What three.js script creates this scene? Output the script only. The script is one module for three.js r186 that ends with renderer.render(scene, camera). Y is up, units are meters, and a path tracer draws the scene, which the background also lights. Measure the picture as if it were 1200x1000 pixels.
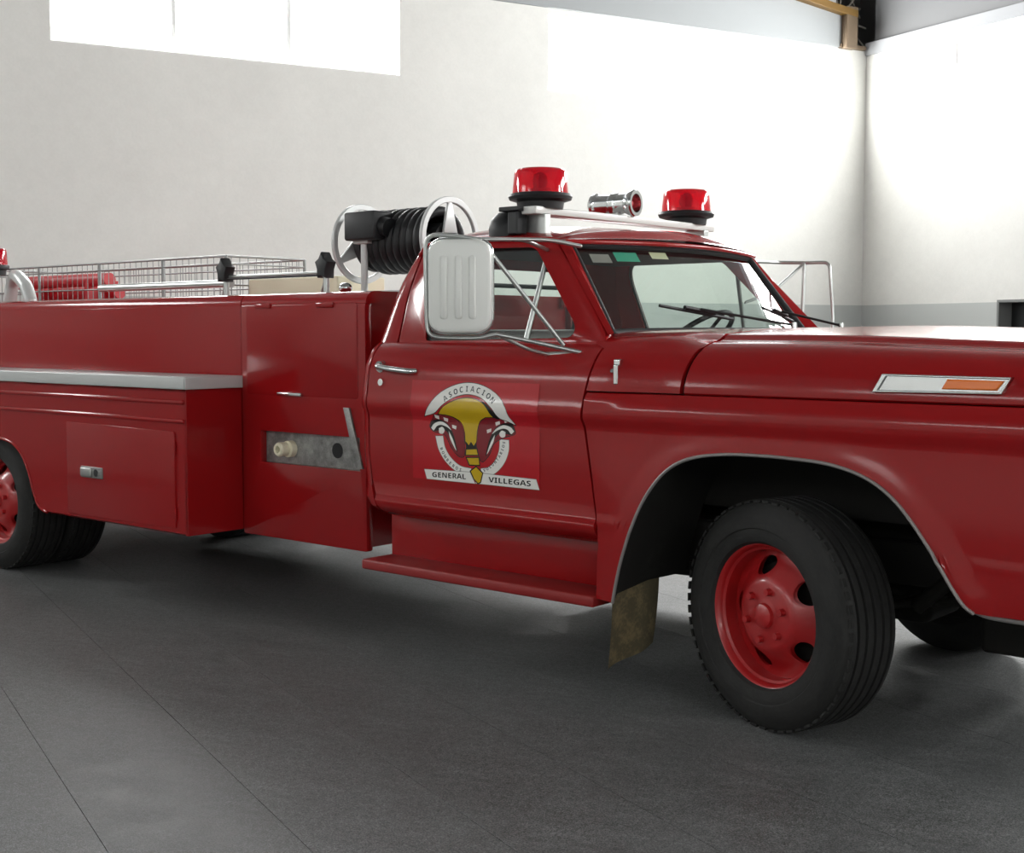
import * as THREE from 'three';
import { RoundedBoxGeometry } from 'three/addons/geometries/RoundedBoxGeometry.js';
import { mergeGeometries, mergeVertices, toCreasedNormals } from 'three/addons/utils/BufferGeometryUtils.js';
import { RectAreaLightUniformsLib } from 'three/addons/lights/RectAreaLightUniformsLib.js';
import { Brush, Evaluator, SUBTRACTION } from 'three-bvh-csg';

// ------------------------------------------------------------------ camera, sky, lights, exposure
const scene = new THREE.Scene();
const renderer = new THREE.WebGLRenderer({ antialias: true });
renderer.toneMapping = THREE.LinearToneMapping;
renderer.toneMappingExposure = 0.95;
renderer.shadowMap.enabled = true;
RectAreaLightUniformsLib.init();

const R = THREE.MathUtils.degToRad;
const EYE = 1.45, YAW = 29, PITCH = 4.07;
const camera = new THREE.PerspectiveCamera(2 * THREE.MathUtils.radToDeg(Math.atan(500 / 1560)), 1.2, 0.05, 200);
camera.position.set(0, EYE, 0);
camera.lookAt(Math.sin(R(YAW)) * Math.cos(R(PITCH)), EYE - Math.sin(R(PITCH)), -Math.cos(R(YAW)) * Math.cos(R(PITCH)));

scene.background = new THREE.Color(5.0, 5.1, 5.2);        // even overcast daylight outside
const DAY = new THREE.Color(1.0, 1.0, 0.985);
const WIN_BACK = 30, WIN_RIGHT = 44, WIN_FRONT = 13, WIN_LEFT = 4;   // daylight entering by each row of windows

// room: back wall z = BZ, right wall x = RX, camera at the origin
const BZ = -12.34, RX = 11.78, LX = -7.0, FZ = 7.5, WALL_TOP = 4.86, ROOF = 6.6;

// ------------------------------------------------------------------ helpers
let seed = 7;
const rnd = () => { seed = (seed * 16807) % 2147483647; return seed / 2147483647; };
const V = (x, y, z) => new THREE.Vector3(x, y, z);
const clamp = (x, a, b) => Math.min(b, Math.max(a, x));
const smooth = (a, b, x) => { const t = clamp((x - a) / (b - a), 0, 1); return t * t * (3 - 2 * t); };
const taken = new Map();
function numbered(name) { const n = taken.get(name) ?? 0; taken.set(name, n + 1); return n ? name + '_' + String(n).padStart(3, '0') : name; }
function lerpTable(tab) {                    // [[t, v] ...] ascending, linear
  return (t) => {
    if (t <= tab[0][0]) return tab[0][1];
    for (let i = 1; i < tab.length; i++) if (t <= tab[i][0]) { const [a, va] = tab[i - 1], [b, vb] = tab[i]; return va + (vb - va) * (t - a) / (b - a); }
    return tab[tab.length - 1][1];
  };
}
function smoothTable(tab) {                  // monotone cubic through the same points
  const n = tab.length, d = [], m = [];
  for (let i = 0; i < n - 1; i++) d.push((tab[i + 1][1] - tab[i][1]) / (tab[i + 1][0] - tab[i][0]));
  for (let i = 0; i < n; i++) m.push(i === 0 ? d[0] : i === n - 1 ? d[n - 2] : d[i - 1] * d[i] <= 0 ? 0 : 2 * d[i - 1] * d[i] / (d[i - 1] + d[i]));
  return (t) => {
    if (t <= tab[0][0]) return tab[0][1]; if (t >= tab[n - 1][0]) return tab[n - 1][1];
    let i = 0; while (t > tab[i + 1][0]) i++;
    const h = tab[i + 1][0] - tab[i][0], u = (t - tab[i][0]) / h, u2 = u * u, u3 = u2 * u;
    return (2 * u3 - 3 * u2 + 1) * tab[i][1] + (u3 - 2 * u2 + u) * h * m[i] + (3 * u2 - 2 * u3) * tab[i + 1][1] + (u3 - u2) * h * m[i + 1];
  };
}
function clean(g) {                            // keep position / normal / uv, non-indexed
  let h = g.index ? g.toNonIndexed() : g.clone();
  for (const k of Object.keys(h.attributes)) if (!['position', 'normal', 'uv'].includes(k)) h.deleteAttribute(k);
  if (!h.attributes.normal) h.computeVertexNormals();
  if (!h.attributes.uv) h.setAttribute('uv', new THREE.BufferAttribute(new Float32Array(h.attributes.position.count * 2), 2));
  return h;
}
const merge = (list) => mergeGeometries(list.map(clean));
function creased(g, deg = 35) {
  const h = g.clone(); h.deleteAttribute('normal');
  return toCreasedNormals(mergeVertices(h, 1e-5), R(deg));
}
function mesh(name, geo, mat, parent, label) {
  const m = new THREE.Mesh(Array.isArray(geo) ? merge(geo) : geo, mat);
  m.name = parent ? name : numbered(name);
  m.castShadow = m.receiveShadow = true;
  if (label) m.userData.label = label;
  (parent ?? scene).add(m);
  return m;
}
function group(name, parent) { const g = new THREE.Group(); g.name = parent ? name : numbered(name); (parent ?? scene).add(g); return g; }
function tag(o, label, category, grp) { o.userData.label = label; o.userData.category = category; if (grp) o.userData.group = grp; return o; }
function structure(o, label) { o.userData.kind = 'structure'; if (label) o.userData.label = label; return o; }
function grid(fn, nu, nv, skip, deg = 30) {    // fn(i, j) -> [x, y, z]
  const pos = [], uv = [], idx = [];
  for (let i = 0; i <= nu; i++) for (let j = 0; j <= nv; j++) { pos.push(...fn(i, j)); uv.push(i / nu, j / nv); }
  for (let i = 0; i < nu; i++) for (let j = 0; j < nv; j++) {
    if (skip && skip(i, j)) continue;
    const a = i * (nv + 1) + j, b = a + nv + 1;
    idx.push(a, b, a + 1, b, b + 1, a + 1);
  }
  const g = new THREE.BufferGeometry();
  g.setAttribute('position', new THREE.Float32BufferAttribute(pos, 3));
  g.setAttribute('uv', new THREE.Float32BufferAttribute(uv, 2));
  g.setIndex(idx);
  return deg >= 180 ? (g.computeVertexNormals(), g) : toCreasedNormals(g, R(deg));
}
const box = (x0, x1, y0, y1, z0, z1, r = 0.006) => {
  const w = x1 - x0, h = y1 - y0, d = z1 - z0, rr = Math.min(r, w * 0.45, h * 0.45, d * 0.45);
  const g = rr > 0 ? new RoundedBoxGeometry(w, h, d, 2, rr) : new THREE.BoxGeometry(w, h, d);
  return g.translate((x0 + x1) / 2, (y0 + y1) / 2, (z0 + z1) / 2);
};
function tube(pts, r, seg = 8, closed = false, tension = 0.3, n) {
  const c = new THREE.CatmullRomCurve3(pts.map((p) => V(...p)), closed, 'catmullrom', tension);
  const t = new THREE.TubeGeometry(c, n ?? Math.max(8, pts.length * 6), r, seg, closed);
  if (closed) return t;
  const caps = [0, 1].map((u) => new THREE.SphereGeometry(r, 8, 5).translate(...c.getPoint(u).toArray()));
  return merge([t, ...caps]);
}
function rod(a, b, r, seg = 10, r2 = r) {
  const A = V(...a), B = V(...b), d = B.clone().sub(A);
  const g = new THREE.CylinderGeometry(r2, r, d.length(), seg);
  g.applyQuaternion(new THREE.Quaternion().setFromUnitVectors(V(0, 1, 0), d.clone().normalize()));
  return g.translate(...A.clone().add(B).multiplyScalar(0.5).toArray());
}
function extrude(pts, depth, bevel = 0.004, holes = [], seg = 8) {   // outline in x-y, thickness along +z
  const s = Array.isArray(pts) ? new THREE.Shape(pts.map((p) => new THREE.Vector2(...p))) : pts;
  for (const h of holes) s.holes.push(new THREE.Path(h.map((p) => new THREE.Vector2(...p))));
  return new THREE.ExtrudeGeometry(s, { depth, bevelEnabled: bevel > 0, bevelSize: bevel, bevelThickness: bevel, bevelOffset: -bevel, bevelSegments: 2, curveSegments: seg });
}
function rounded(pts, rad, n = 5) {                     // polygon with rounded corners
  const out = [];
  for (let i = 0; i < pts.length; i++) {
    const p = new THREE.Vector2(...pts[i]), a = new THREE.Vector2(...pts[(i + pts.length - 1) % pts.length]), b = new THREE.Vector2(...pts[(i + 1) % pts.length]);
    const r = Array.isArray(rad) ? rad[i] : rad;
    const da = a.clone().sub(p), db = b.clone().sub(p);
    const ra = Math.min(r, da.length() * 0.48), rb = Math.min(r, db.length() * 0.48);
    const p0 = p.clone().add(da.normalize().multiplyScalar(ra)), p1 = p.clone().add(db.normalize().multiplyScalar(rb));
    for (let k = 0; k <= n; k++) { const t = k / n; out.push([(1 - t) ** 2 * p0.x + 2 * t * (1 - t) * p.x + t * t * p1.x, (1 - t) ** 2 * p0.y + 2 * t * (1 - t) * p.y + t * t * p1.y]); }
  }
  return out;
}
function warp(g, fn) { const p = g.attributes.position, v = V(0, 0, 0); for (let i = 0; i < p.count; i++) { v.fromBufferAttribute(p, i); const q = fn(v.x, v.y, v.z); p.setXYZ(i, q[0], q[1], q[2]); } g.computeVertexNormals(); return g; }
function flipZ(g) {                                        // mirror image of a geometry
  const h = clean(g), p = h.attributes.position, n = h.attributes.normal, u = h.attributes.uv;
  for (let i = 0; i < p.count; i++) { p.setZ(i, -p.getZ(i)); n.setZ(i, -n.getZ(i)); }
  for (let i = 0; i < p.count; i += 3) for (const a of [p, n, u]) for (let k = 0; k < a.itemSize; k++) { const t = a.array[(i + 1) * a.itemSize + k]; a.array[(i + 1) * a.itemSize + k] = a.array[(i + 2) * a.itemSize + k]; a.array[(i + 2) * a.itemSize + k] = t; }
  return h;
}

// ------------------------------------------------------------------ procedural textures
function noiseField(n, cells, s) {          // tileable value noise
  let st = s; const rr = () => { st = (st * 16807) % 2147483647; return st / 2147483647; };
  const g = Float32Array.from({ length: cells * cells }, rr), out = new Float32Array(n * n);
  for (let y = 0; y < n; y++) for (let x = 0; x < n; x++) {
    const fx = x / n * cells, fy = y / n * cells, x0 = Math.floor(fx), y0 = Math.floor(fy), tx = fx - x0, ty = fy - y0, sx = tx * tx * (3 - 2 * tx), sy = ty * ty * (3 - 2 * ty);
    const at = (i, j) => g[(j % cells) * cells + (i % cells)];
    out[y * n + x] = (at(x0, y0) * (1 - sx) + at(x0 + 1, y0) * sx) * (1 - sy) + (at(x0, y0 + 1) * (1 - sx) + at(x0 + 1, y0 + 1) * sx) * sy;
  }
  return out;
}
function texture(n, fn, srgb = true) {
  const d = new Uint8Array(n * n * 4);
  for (let i = 0; i < n * n; i++) { const c = fn(i); d[i * 4] = clamp(c[0], 0, 255); d[i * 4 + 1] = clamp(c[1], 0, 255); d[i * 4 + 2] = clamp(c[2], 0, 255); d[i * 4 + 3] = 255; }
  const t = new THREE.DataTexture(d, n, n); t.wrapS = t.wrapT = THREE.RepeatWrapping; t.magFilter = THREE.LinearFilter; t.minFilter = THREE.LinearMipmapLinearFilter; t.generateMipmaps = true;
  if (srgb) t.colorSpace = THREE.SRGBColorSpace; t.needsUpdate = true; return t;
}
const N = 512, fine = noiseField(N, 170, 11), mid = noiseField(N, 40, 23), coarse = noiseField(N, 7, 5), speck = noiseField(N, 256, 77);
const floorMap = texture(N, (i) => { const v = 106 + (speck[i] - 0.5) * 62 + (fine[i] - 0.5) * 34 + (mid[i] - 0.5) * 12 + (coarse[i] - 0.5) * 14; return [v * 0.985, v * 1.0, v * 1.0]; });
const floorRough = texture(N, (i) => { const v = 135 + (fine[i] - 0.5) * 50 + (coarse[i] - 0.5) * 30; return [v, v, v]; }, false);
const floorBump = texture(N, (i) => { const v = 128 + (speck[i] - 0.5) * 120 + (fine[i] - 0.5) * 60; return [v, v, v]; }, false);
const wallMap = texture(N, (i) => { const v = 226 + (coarse[i] - 0.5) * 6 + (mid[i] - 0.5) * 3 + (fine[i] - 0.5) * 3; return [v, v, v * 0.982]; });
const wallBump = texture(N, (i) => { const v = 128 + (mid[i] - 0.5) * 60 + (fine[i] - 0.5) * 60; return [v, v, v]; }, false);
const dirtMap = texture(N, (i) => { const v = smooth(0.35, 0.75, coarse[i] * 0.5 + mid[i] * 0.35 + fine[i] * 0.15); return [96 + 34 * v, 88 + 26 * v, 66 + 16 * v]; });
const alumMap = texture(N, (i) => { const v = 176 + (mid[i] - 0.5) * 50 + (fine[i] - 0.5) * 26 + (coarse[i] - 0.5) * 24; return [v, v * 1.005, v]; });
const rubberMap = texture(N, (i) => { const v = 31 + (mid[i] - 0.5) * 10 + (fine[i] - 0.5) * 10; return [v, v, v * 0.97]; });

const M = {
  red: new THREE.MeshPhysicalMaterial({ name: 'red_paint', color: new THREE.Color(0.30, 0.0075, 0.0090), roughness: 0.14, ior: 1.42, side: THREE.DoubleSide }),
  wheelRed: new THREE.MeshPhysicalMaterial({ name: 'wheel_red_paint', color: new THREE.Color(0.40, 0.009, 0.011), roughness: 0.4, clearcoat: 0.6, clearcoatRoughness: 0.15, side: THREE.DoubleSide }),
  chrome: new THREE.MeshStandardMaterial({ name: 'chrome', color: 0xd9dcdc, metalness: 1, roughness: 0.13 }),
  steel: new THREE.MeshStandardMaterial({ name: 'steel_tube', color: 0xb9bcba, metalness: 0.85, roughness: 0.32 }),
  wire: new THREE.MeshStandardMaterial({ name: 'galvanised_wire', color: 0x8d908f, metalness: 0.6, roughness: 0.4 }),
  silver: new THREE.MeshStandardMaterial({ name: 'silver_paint', color: 0xc9cccb, metalness: 0.15, roughness: 0.35, side: THREE.DoubleSide }),
  alum: new THREE.MeshStandardMaterial({ name: 'worn_aluminium', color: 0xd0d0ce, map: alumMap, metalness: 0.5, roughness: 0.45, side: THREE.DoubleSide }),
  mirrorBack: new THREE.MeshStandardMaterial({ name: 'mirror_shell', color: 0xe4e6e2, metalness: 0.1, roughness: 0.4 }),
  black: new THREE.MeshStandardMaterial({ name: 'black_plastic', color: 0x15171a, roughness: 0.5 }),
  rubber: new THREE.MeshStandardMaterial({ name: 'tyre_rubber', map: rubberMap, roughness: 0.78 }),
  gasket: new THREE.MeshStandardMaterial({ name: 'black_rubber_gasket', color: 0x17191a, roughness: 0.55 }),
  chassis: new THREE.MeshStandardMaterial({ name: 'chassis_black', color: 0x14130f, roughness: 0.85, side: THREE.DoubleSide }),
  redWorn: new THREE.MeshStandardMaterial({ name: 'worn_red_paint', color: new THREE.Color(0.27, 0.012, 0.012), roughness: 0.5 }),
  flap: new THREE.MeshStandardMaterial({ name: 'muddy_rubber_flap', map: dirtMap, roughness: 0.9, side: THREE.DoubleSide }),
  lip: new THREE.MeshStandardMaterial({ name: 'grey_bead', color: 0x8f8a88, roughness: 0.4, metalness: 0.3 }),
  glass: new THREE.MeshPhysicalMaterial({ name: 'cab_glass', color: 0xf1f7f4, transmission: 1, thickness: 0, roughness: 0.02, ior: 1.5, side: THREE.DoubleSide }),
  interior: new THREE.MeshStandardMaterial({ name: 'cab_interior', color: 0x3a2426, roughness: 0.8, side: THREE.DoubleSide }),
  seat: new THREE.MeshStandardMaterial({ name: 'seat_vinyl', color: 0x4a3a3a, roughness: 0.6 }),
  redLens: new THREE.MeshPhysicalMaterial({ name: 'red_lens', color: new THREE.Color(0.80, 0.02, 0.06), transmission: 0.75, thickness: 0, roughness: 0.06, ior: 1.5, side: THREE.DoubleSide }),
  amber: new THREE.MeshPhysicalMaterial({ name: 'amber_lens', color: new THREE.Color(0.82, 0.18, 0.01), roughness: 0.25, clearcoat: 0.6 }),
  white: new THREE.MeshPhysicalMaterial({ name: 'white_enamel', color: 0xdedfdb, roughness: 0.35, clearcoat: 0.5 }),
  cream: new THREE.MeshStandardMaterial({ name: 'cream_board', color: 0xeee8cd, roughness: 0.8 }),
  redPlain: new THREE.MeshStandardMaterial({ name: 'red_gloss', color: new THREE.Color(0.55, 0.02, 0.03), roughness: 0.4 }),
  green: new THREE.MeshStandardMaterial({ name: 'green_sticker', color: new THREE.Color(0.01, 0.32, 0.2), roughness: 0.6, side: THREE.DoubleSide }),
  creamSticker: new THREE.MeshStandardMaterial({ name: 'cream_sticker', color: 0xc9c7a4, roughness: 0.6, side: THREE.DoubleSide }),
  greySticker: new THREE.MeshStandardMaterial({ name: 'grey_sticker', color: 0x8b8681, roughness: 0.6, side: THREE.DoubleSide }),
  wall: new THREE.MeshStandardMaterial({ name: 'white_plaster', map: wallMap, bumpMap: wallBump, bumpScale: 0.0012, roughness: 0.85 }),
  band: new THREE.MeshStandardMaterial({ name: 'grey_wall_paint', color: 0xb9bdbb, roughness: 0.6 }),
  upper: new THREE.MeshStandardMaterial({ name: 'grey_sheet_metal', color: 0x9a9ea0, roughness: 0.6 }),
  upperDark: new THREE.MeshStandardMaterial({ name: 'mid_grey_sheet_metal', color: 0x757677, roughness: 0.6 }),
  fascia: new THREE.MeshStandardMaterial({ name: 'fascia_paint', color: 0xa2a4a7, roughness: 0.6 }),
  roof: new THREE.MeshStandardMaterial({ name: 'roof_sheet', color: 0x6f6e6c, roughness: 0.7, side: THREE.DoubleSide }),
  ochre: new THREE.MeshStandardMaterial({ name: 'ochre_steel_paint', color: 0x755826, roughness: 0.5 }),
  rust: new THREE.MeshStandardMaterial({ name: 'brown_steel_paint', color: 0x6d5d4a, roughness: 0.6 }),
  lattice: new THREE.MeshStandardMaterial({ name: 'grey_steel_lattice', color: 0x98938b, roughness: 0.6, metalness: 0.3 }),
  floor: new THREE.MeshPhysicalMaterial({ name: 'speckled_floor', map: floorMap, roughnessMap: floorRough, roughness: 0.98, specularIntensity: 0.55, bumpMap: floorBump, bumpScale: 0.0006 }),
  subfloor: new THREE.MeshStandardMaterial({ name: 'floor_joint', color: 0x262727, roughness: 0.9 }),
  doorDark: new THREE.MeshStandardMaterial({ name: 'black_door_paint', color: 0x1c1f20, roughness: 0.45 }),
  jamb: new THREE.MeshStandardMaterial({ name: 'dark_grey_jamb', color: 0x7c7e7d, roughness: 0.6 }),
  pane: new THREE.MeshPhysicalMaterial({ name: 'window_glass', color: 0xffffff, transmission: 1, thickness: 0, roughness: 0.0, ior: 1.45, side: THREE.DoubleSide }),
  frame: new THREE.MeshStandardMaterial({ name: 'window_frame_paint', color: 0xd7d9d8, roughness: 0.5 }),
};

// ------------------------------------------------------------------ the hall
// floor: 0.5 m wide sheets with narrow joints
{
  const f = structure(group('floor'), 'dark grey speckled sheet floor with narrow joints');
  mesh('floor_base', box(LX - 0.3, RX + 0.3, -0.2, -0.004, BZ - 0.3, FZ + 0.3, 0), M.subfloor, f);
  const W = 0.5, x00 = 0.77 - 16 * W, n = Math.ceil((RX - x00) / W);
  const proto = new THREE.BoxGeometry(W - 0.0022, 0.004, FZ - BZ);
  const uv = proto.attributes.uv, p = proto.attributes.position;
  for (let k = 0; k < 3; k++) {
    const g = proto.clone();
    for (let i = 0; i < p.count; i++) g.attributes.uv.setXY(i, (p.getX(i) + k * 0.37) * 1.6, (p.getZ(i) + k * 0.71) * 1.6);
    f.userData['g' + k] = g;
  }
  for (let i = 0; i < n; i++) {
    const m = mesh('floor_sheet', f.userData['g' + (i % 3)], M.floor, f);
    m.position.set(x00 + (i + 0.5) * W, -0.002, (BZ + FZ) / 2);
  }
  for (let k = 0; k < 3; k++) delete f.userData['g' + k];
}
// walls with real openings: a list of boxes round rectangular holes, along one axis
function wallWithHoles(name, axis, at, thick, a0, a1, y0, y1, holes, label) {
  const list = []; let a = a0;
  const put = (b0, b1, c0, c1) => { if (b1 - b0 > 1e-4 && c1 - c0 > 1e-4) list.push(axis === 'x' ? box(b0, b1, c0, c1, Math.min(at, at + thick), Math.max(at, at + thick), 0) : box(Math.min(at, at + thick), Math.max(at, at + thick), c0, c1, b0, b1, 0)); };
  for (const [h0, h1, s, t] of holes) { put(a, h0, y0, y1); put(h0, h1, y0, s); put(h0, h1, t, y1); a = h1; }
  put(a, a1, y0, y1);
  for (const g of list) { const p = g.attributes.position, u = g.attributes.uv; for (let i = 0; i < p.count; i++) u.setXY(i, (axis === 'x' ? p.getX(i) : p.getZ(i)) * 0.35, p.getY(i) * 0.35); }
  return structure(mesh(name, list, M.wall), label);
}
const SILL = 4.0, HEAD = 4.80, T = 0.22;
const backWin = [[-4.6, -1.3], [2.22, 5.56], [7.28, 11.28]], rightWin = [[-11.15, -7.1], [-5.4, -1.4], [0.3, 4.3]];
const frontWin = [[-5.4, -1.6], [-0.2, 3.6], [5.0, 8.8]], leftWin = [[-9.6, -6.2], [-4.2, -0.8], [1.2, 4.6]];
const DOOR = [-10.26, -9.2, 0, 1.80];
wallWithHoles('wall_back', 'x', BZ, -T, LX - T, RX + T, 0, WALL_TOP, backWin.map(([a, b]) => [a, b, SILL, HEAD]), 'white plastered back wall with high windows');
{ // right wall: the doorway opens below the first window, so the strip under the sill is cut twice
  const list = [], put = (b0, b1, c0, c1) => list.push(box(RX, RX + T, c0, c1, b0, b1, 0));
  let a = BZ;
  for (const [h0, h1] of rightWin) { put(a, h0, SILL, WALL_TOP); put(h0, h1, HEAD, WALL_TOP); a = h1; }
  put(a, FZ, SILL, WALL_TOP);
  put(BZ, DOOR[0], 0, SILL); put(DOOR[0], DOOR[1], DOOR[3], SILL); put(DOOR[1], FZ, 0, SILL);
  for (const g of list) { const p = g.attributes.position, u = g.attributes.uv; for (let i = 0; i < p.count; i++) u.setXY(i, p.getZ(i) * 0.35, p.getY(i) * 0.35); }
  structure(mesh('wall_right', list, M.wall), 'white plastered side wall with high windows and a dark doorway');
}
wallWithHoles('wall_left', 'z', LX, -T, BZ, FZ, 0, WALL_TOP, leftWin.map(([a, b]) => [a, b, SILL, HEAD]), 'white plastered wall with high windows');
wallWithHoles('wall_front', 'x', FZ, T, LX - T, RX + T, 0, WALL_TOP, frontWin.map(([a, b]) => [a, b, SILL, HEAD]), 'white plastered wall with high windows');
// painted grey band along the foot of the back and right walls
structure(mesh('trim_1', [box(LX, RX - 0.004, 0, 1.775, BZ, BZ + 0.004, 0)], M.band), 'grey painted lower band of the back wall');
structure(mesh('trim_2', [box(RX - 0.004, RX, 0, 1.775, BZ, DOOR[0], 0), box(RX - 0.004, RX, 0, 1.775, DOOR[1], FZ, 0)], M.band), 'grey painted lower band of the side wall');
// windows: frame, mullions, panes, and the daylight that enters
let winNo = 0;
function windowAt(axis, at, inward, a0, a1, power, panes, light = true) {
  const g = structure(group('window_' + (++winNo)), 'high strip window with bright daylight behind it');
  const mk = (b0, b1, c0, c1, d0, d1, r = 0.004) => (axis === 'x' ? box(b0, b1, c0, c1, Math.min(d0, d1), Math.max(d0, d1), r) : box(Math.min(d0, d1), Math.max(d0, d1), c0, c1, b0, b1, r));
  const f0 = at - inward * 0.10, f1 = at - inward * 0.15, fr = 0.03;
  mesh('window_frame', [mk(a0, a1, SILL, SILL + fr, f0, f1), mk(a0, a1, HEAD - fr, HEAD, f0, f1), mk(a0, a0 + fr, SILL + fr, HEAD - fr, f0, f1), mk(a1 - fr, a1, SILL + fr, HEAD - fr, f0, f1)], M.frame, g);
  for (let k = 1; k < panes; k++) { const c = a0 + (a1 - a0) * k / panes; mesh('mullion', mk(c - 0.018, c + 0.018, SILL + fr, HEAD - fr, f0, f1), M.frame, g); }
  for (let k = 0; k < panes; k++) { const c0 = a0 + (a1 - a0) * k / panes + 0.018, c1 = a0 + (a1 - a0) * (k + 1) / panes - 0.018; mesh('pane', mk(c0, c1, SILL + fr, HEAD - fr, at - inward * 0.123, at - inward * 0.127, 0), M.pane, g); }
  if (light) {
    const L = new THREE.RectAreaLight(DAY, power, a1 - a0 - 0.06, HEAD - SILL - 0.06);
    L.name = 'window_daylight'; const c = (a0 + a1) / 2, y = (SILL + HEAD) / 2, d = at - inward * 0.095;
    L.position.set(axis === 'x' ? c : d, y, axis === 'x' ? d : c);
    L.lookAt(axis === 'x' ? c : d + inward, y, axis === 'x' ? d + inward : c);
    scene.add(L);
  }
}
for (const [a, b] of backWin) windowAt('x', BZ, 1, a, b, WIN_BACK, b - a > 3.6 ? 4 : 3);
for (const [a, b] of rightWin) windowAt('z', RX, -1, a, b, WIN_RIGHT, 4);
for (const [a, b] of frontWin) windowAt('x', FZ, -1, a, b, WIN_FRONT, 4);
for (const [a, b] of leftWin) windowAt('z', LX, 1, a, b, WIN_LEFT, 4);
// doorway in the right wall, its dark leaf standing half open inside the passage
{
  const d = structure(group('door_1'), 'dark doorway in the white side wall');
  mesh('door_jamb', [box(RX - 0.006, RX + 0.24, 0, DOOR[3] - 0.03, DOOR[0], DOOR[0] + 0.03, 0.003), box(RX - 0.006, RX + 0.24, 0, DOOR[3] - 0.03, DOOR[1] - 0.03, DOOR[1], 0.003), box(RX - 0.006, RX + 0.24, DOOR[3] - 0.03, DOOR[3], DOOR[0], DOOR[1], 0.003)], M.jamb, d);
  mesh('door_leaf', box(RX + 0.20, RX + 0.24, 0.005, DOOR[3] - 0.03, DOOR[0] + 0.03, DOOR[1] - 0.03, 0.002), M.doorDark, d);
  mesh('door_handle', [rod([RX + 0.16, 1.02, DOOR[1] - 0.12], [RX + 0.16, 1.02, DOOR[1] - 0.26], 0.012), rod([RX + 0.21, 1.02, DOOR[1] - 0.13], [RX + 0.16, 1.02, DOOR[1] - 0.13], 0.010)], M.steel, d);
}
// above the walls: grey gable sheets, fascia, roof, and the steel of the corner
const PX = 11.34;                                       // brown corner post
const gy = (x) => 5.23 + (PX - x) * 0.135;              // underside of the sloping chord
structure(mesh('trim_3', [extrude([[LX, WALL_TOP], [PX, WALL_TOP], [PX, gy(PX)], [LX, gy(LX)]], 0.05, 0).translate(0, 0, BZ - 0.02)], M.upper), 'plain grey gable sheet above the back windows');
structure(mesh('trim_4', box(RX - 0.03, RX + T, WALL_TOP - 0.06, WALL_TOP + 0.09, BZ + 0.005, FZ, 0.004), M.fascia), 'pale grey fascia strip along the top of the side wall');
structure(mesh('trim_5', box(RX + 0.04, RX + T, WALL_TOP + 0.09, ROOF + 0.6, BZ + 0.10, FZ + T, 0), M.upperDark), 'grey sheet wall above the fascia');
structure(mesh('trim_6', box(LX - T, LX, WALL_TOP, ROOF + 2.2, BZ - T, FZ + T, 0), M.upper), 'grey sheet wall above the left windows');
structure(mesh('trim_7', box(LX - T, RX + T, WALL_TOP, ROOF + 2.2, FZ, FZ + T, 0), M.upper), 'grey sheet wall above the front windows');
{ // the roof space goes on behind the truss: a closed eave bay of the same roof sheet
  const x0 = PX - 0.02, x1 = RX + T + 1.2, z0 = BZ - 1.6, z1 = BZ - 0.05, y0 = WALL_TOP - 0.04, y1 = ROOF + 0.9;
  const zf = BZ - T, rise = 0.30, yb = y0 + rise * (zf - z0), sideWall = (x) => extrude([[-zf, y0], [-z1, y0], [-z1, y1], [-z0, y1], [-z0, yb]], 0.03, 0).rotateY(Math.PI / 2).translate(x, 0, 0);
  const floorSheet = warp(new THREE.BoxGeometry(x1 - x0, 0.03, zf - z0), (x, y, z) => [x + (x0 + x1) / 2, y + (y0 + yb) / 2 - rise * z, z + (z0 + zf) / 2]);
  structure(mesh('trim_8', [box(x0, x1, yb, y1, z0 - 0.04, z0, 0), sideWall(x0), box(x1 - 0.03, x1, y0, y1, z0, BZ + 0.10, 0), floorSheet, box(RX + T, x1, y0 - 0.03, y0, zf, BZ + 0.10, 0), box(x0, x1, y1, y1 + 0.03, z0, BZ + 0.10, 0), box(RX + T, x1, y0, y1, BZ + 0.10, BZ + 0.13, 0)], M.roof), 'roof sheet lining the eave bay behind the truss');
}
structure(mesh('ceiling', warp(new THREE.BoxGeometry(RX - LX + 2 * T, 0.12, FZ - BZ + 1.2, 20, 1, 1), (x, y, z) => [x + (RX + LX) / 2, y + ROOF + 0.2 + ((RX - LX) / 2 - x) * 0.085, z + (FZ + BZ) / 2 - 0.25]), M.roof), 'dark sheet roof');
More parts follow.
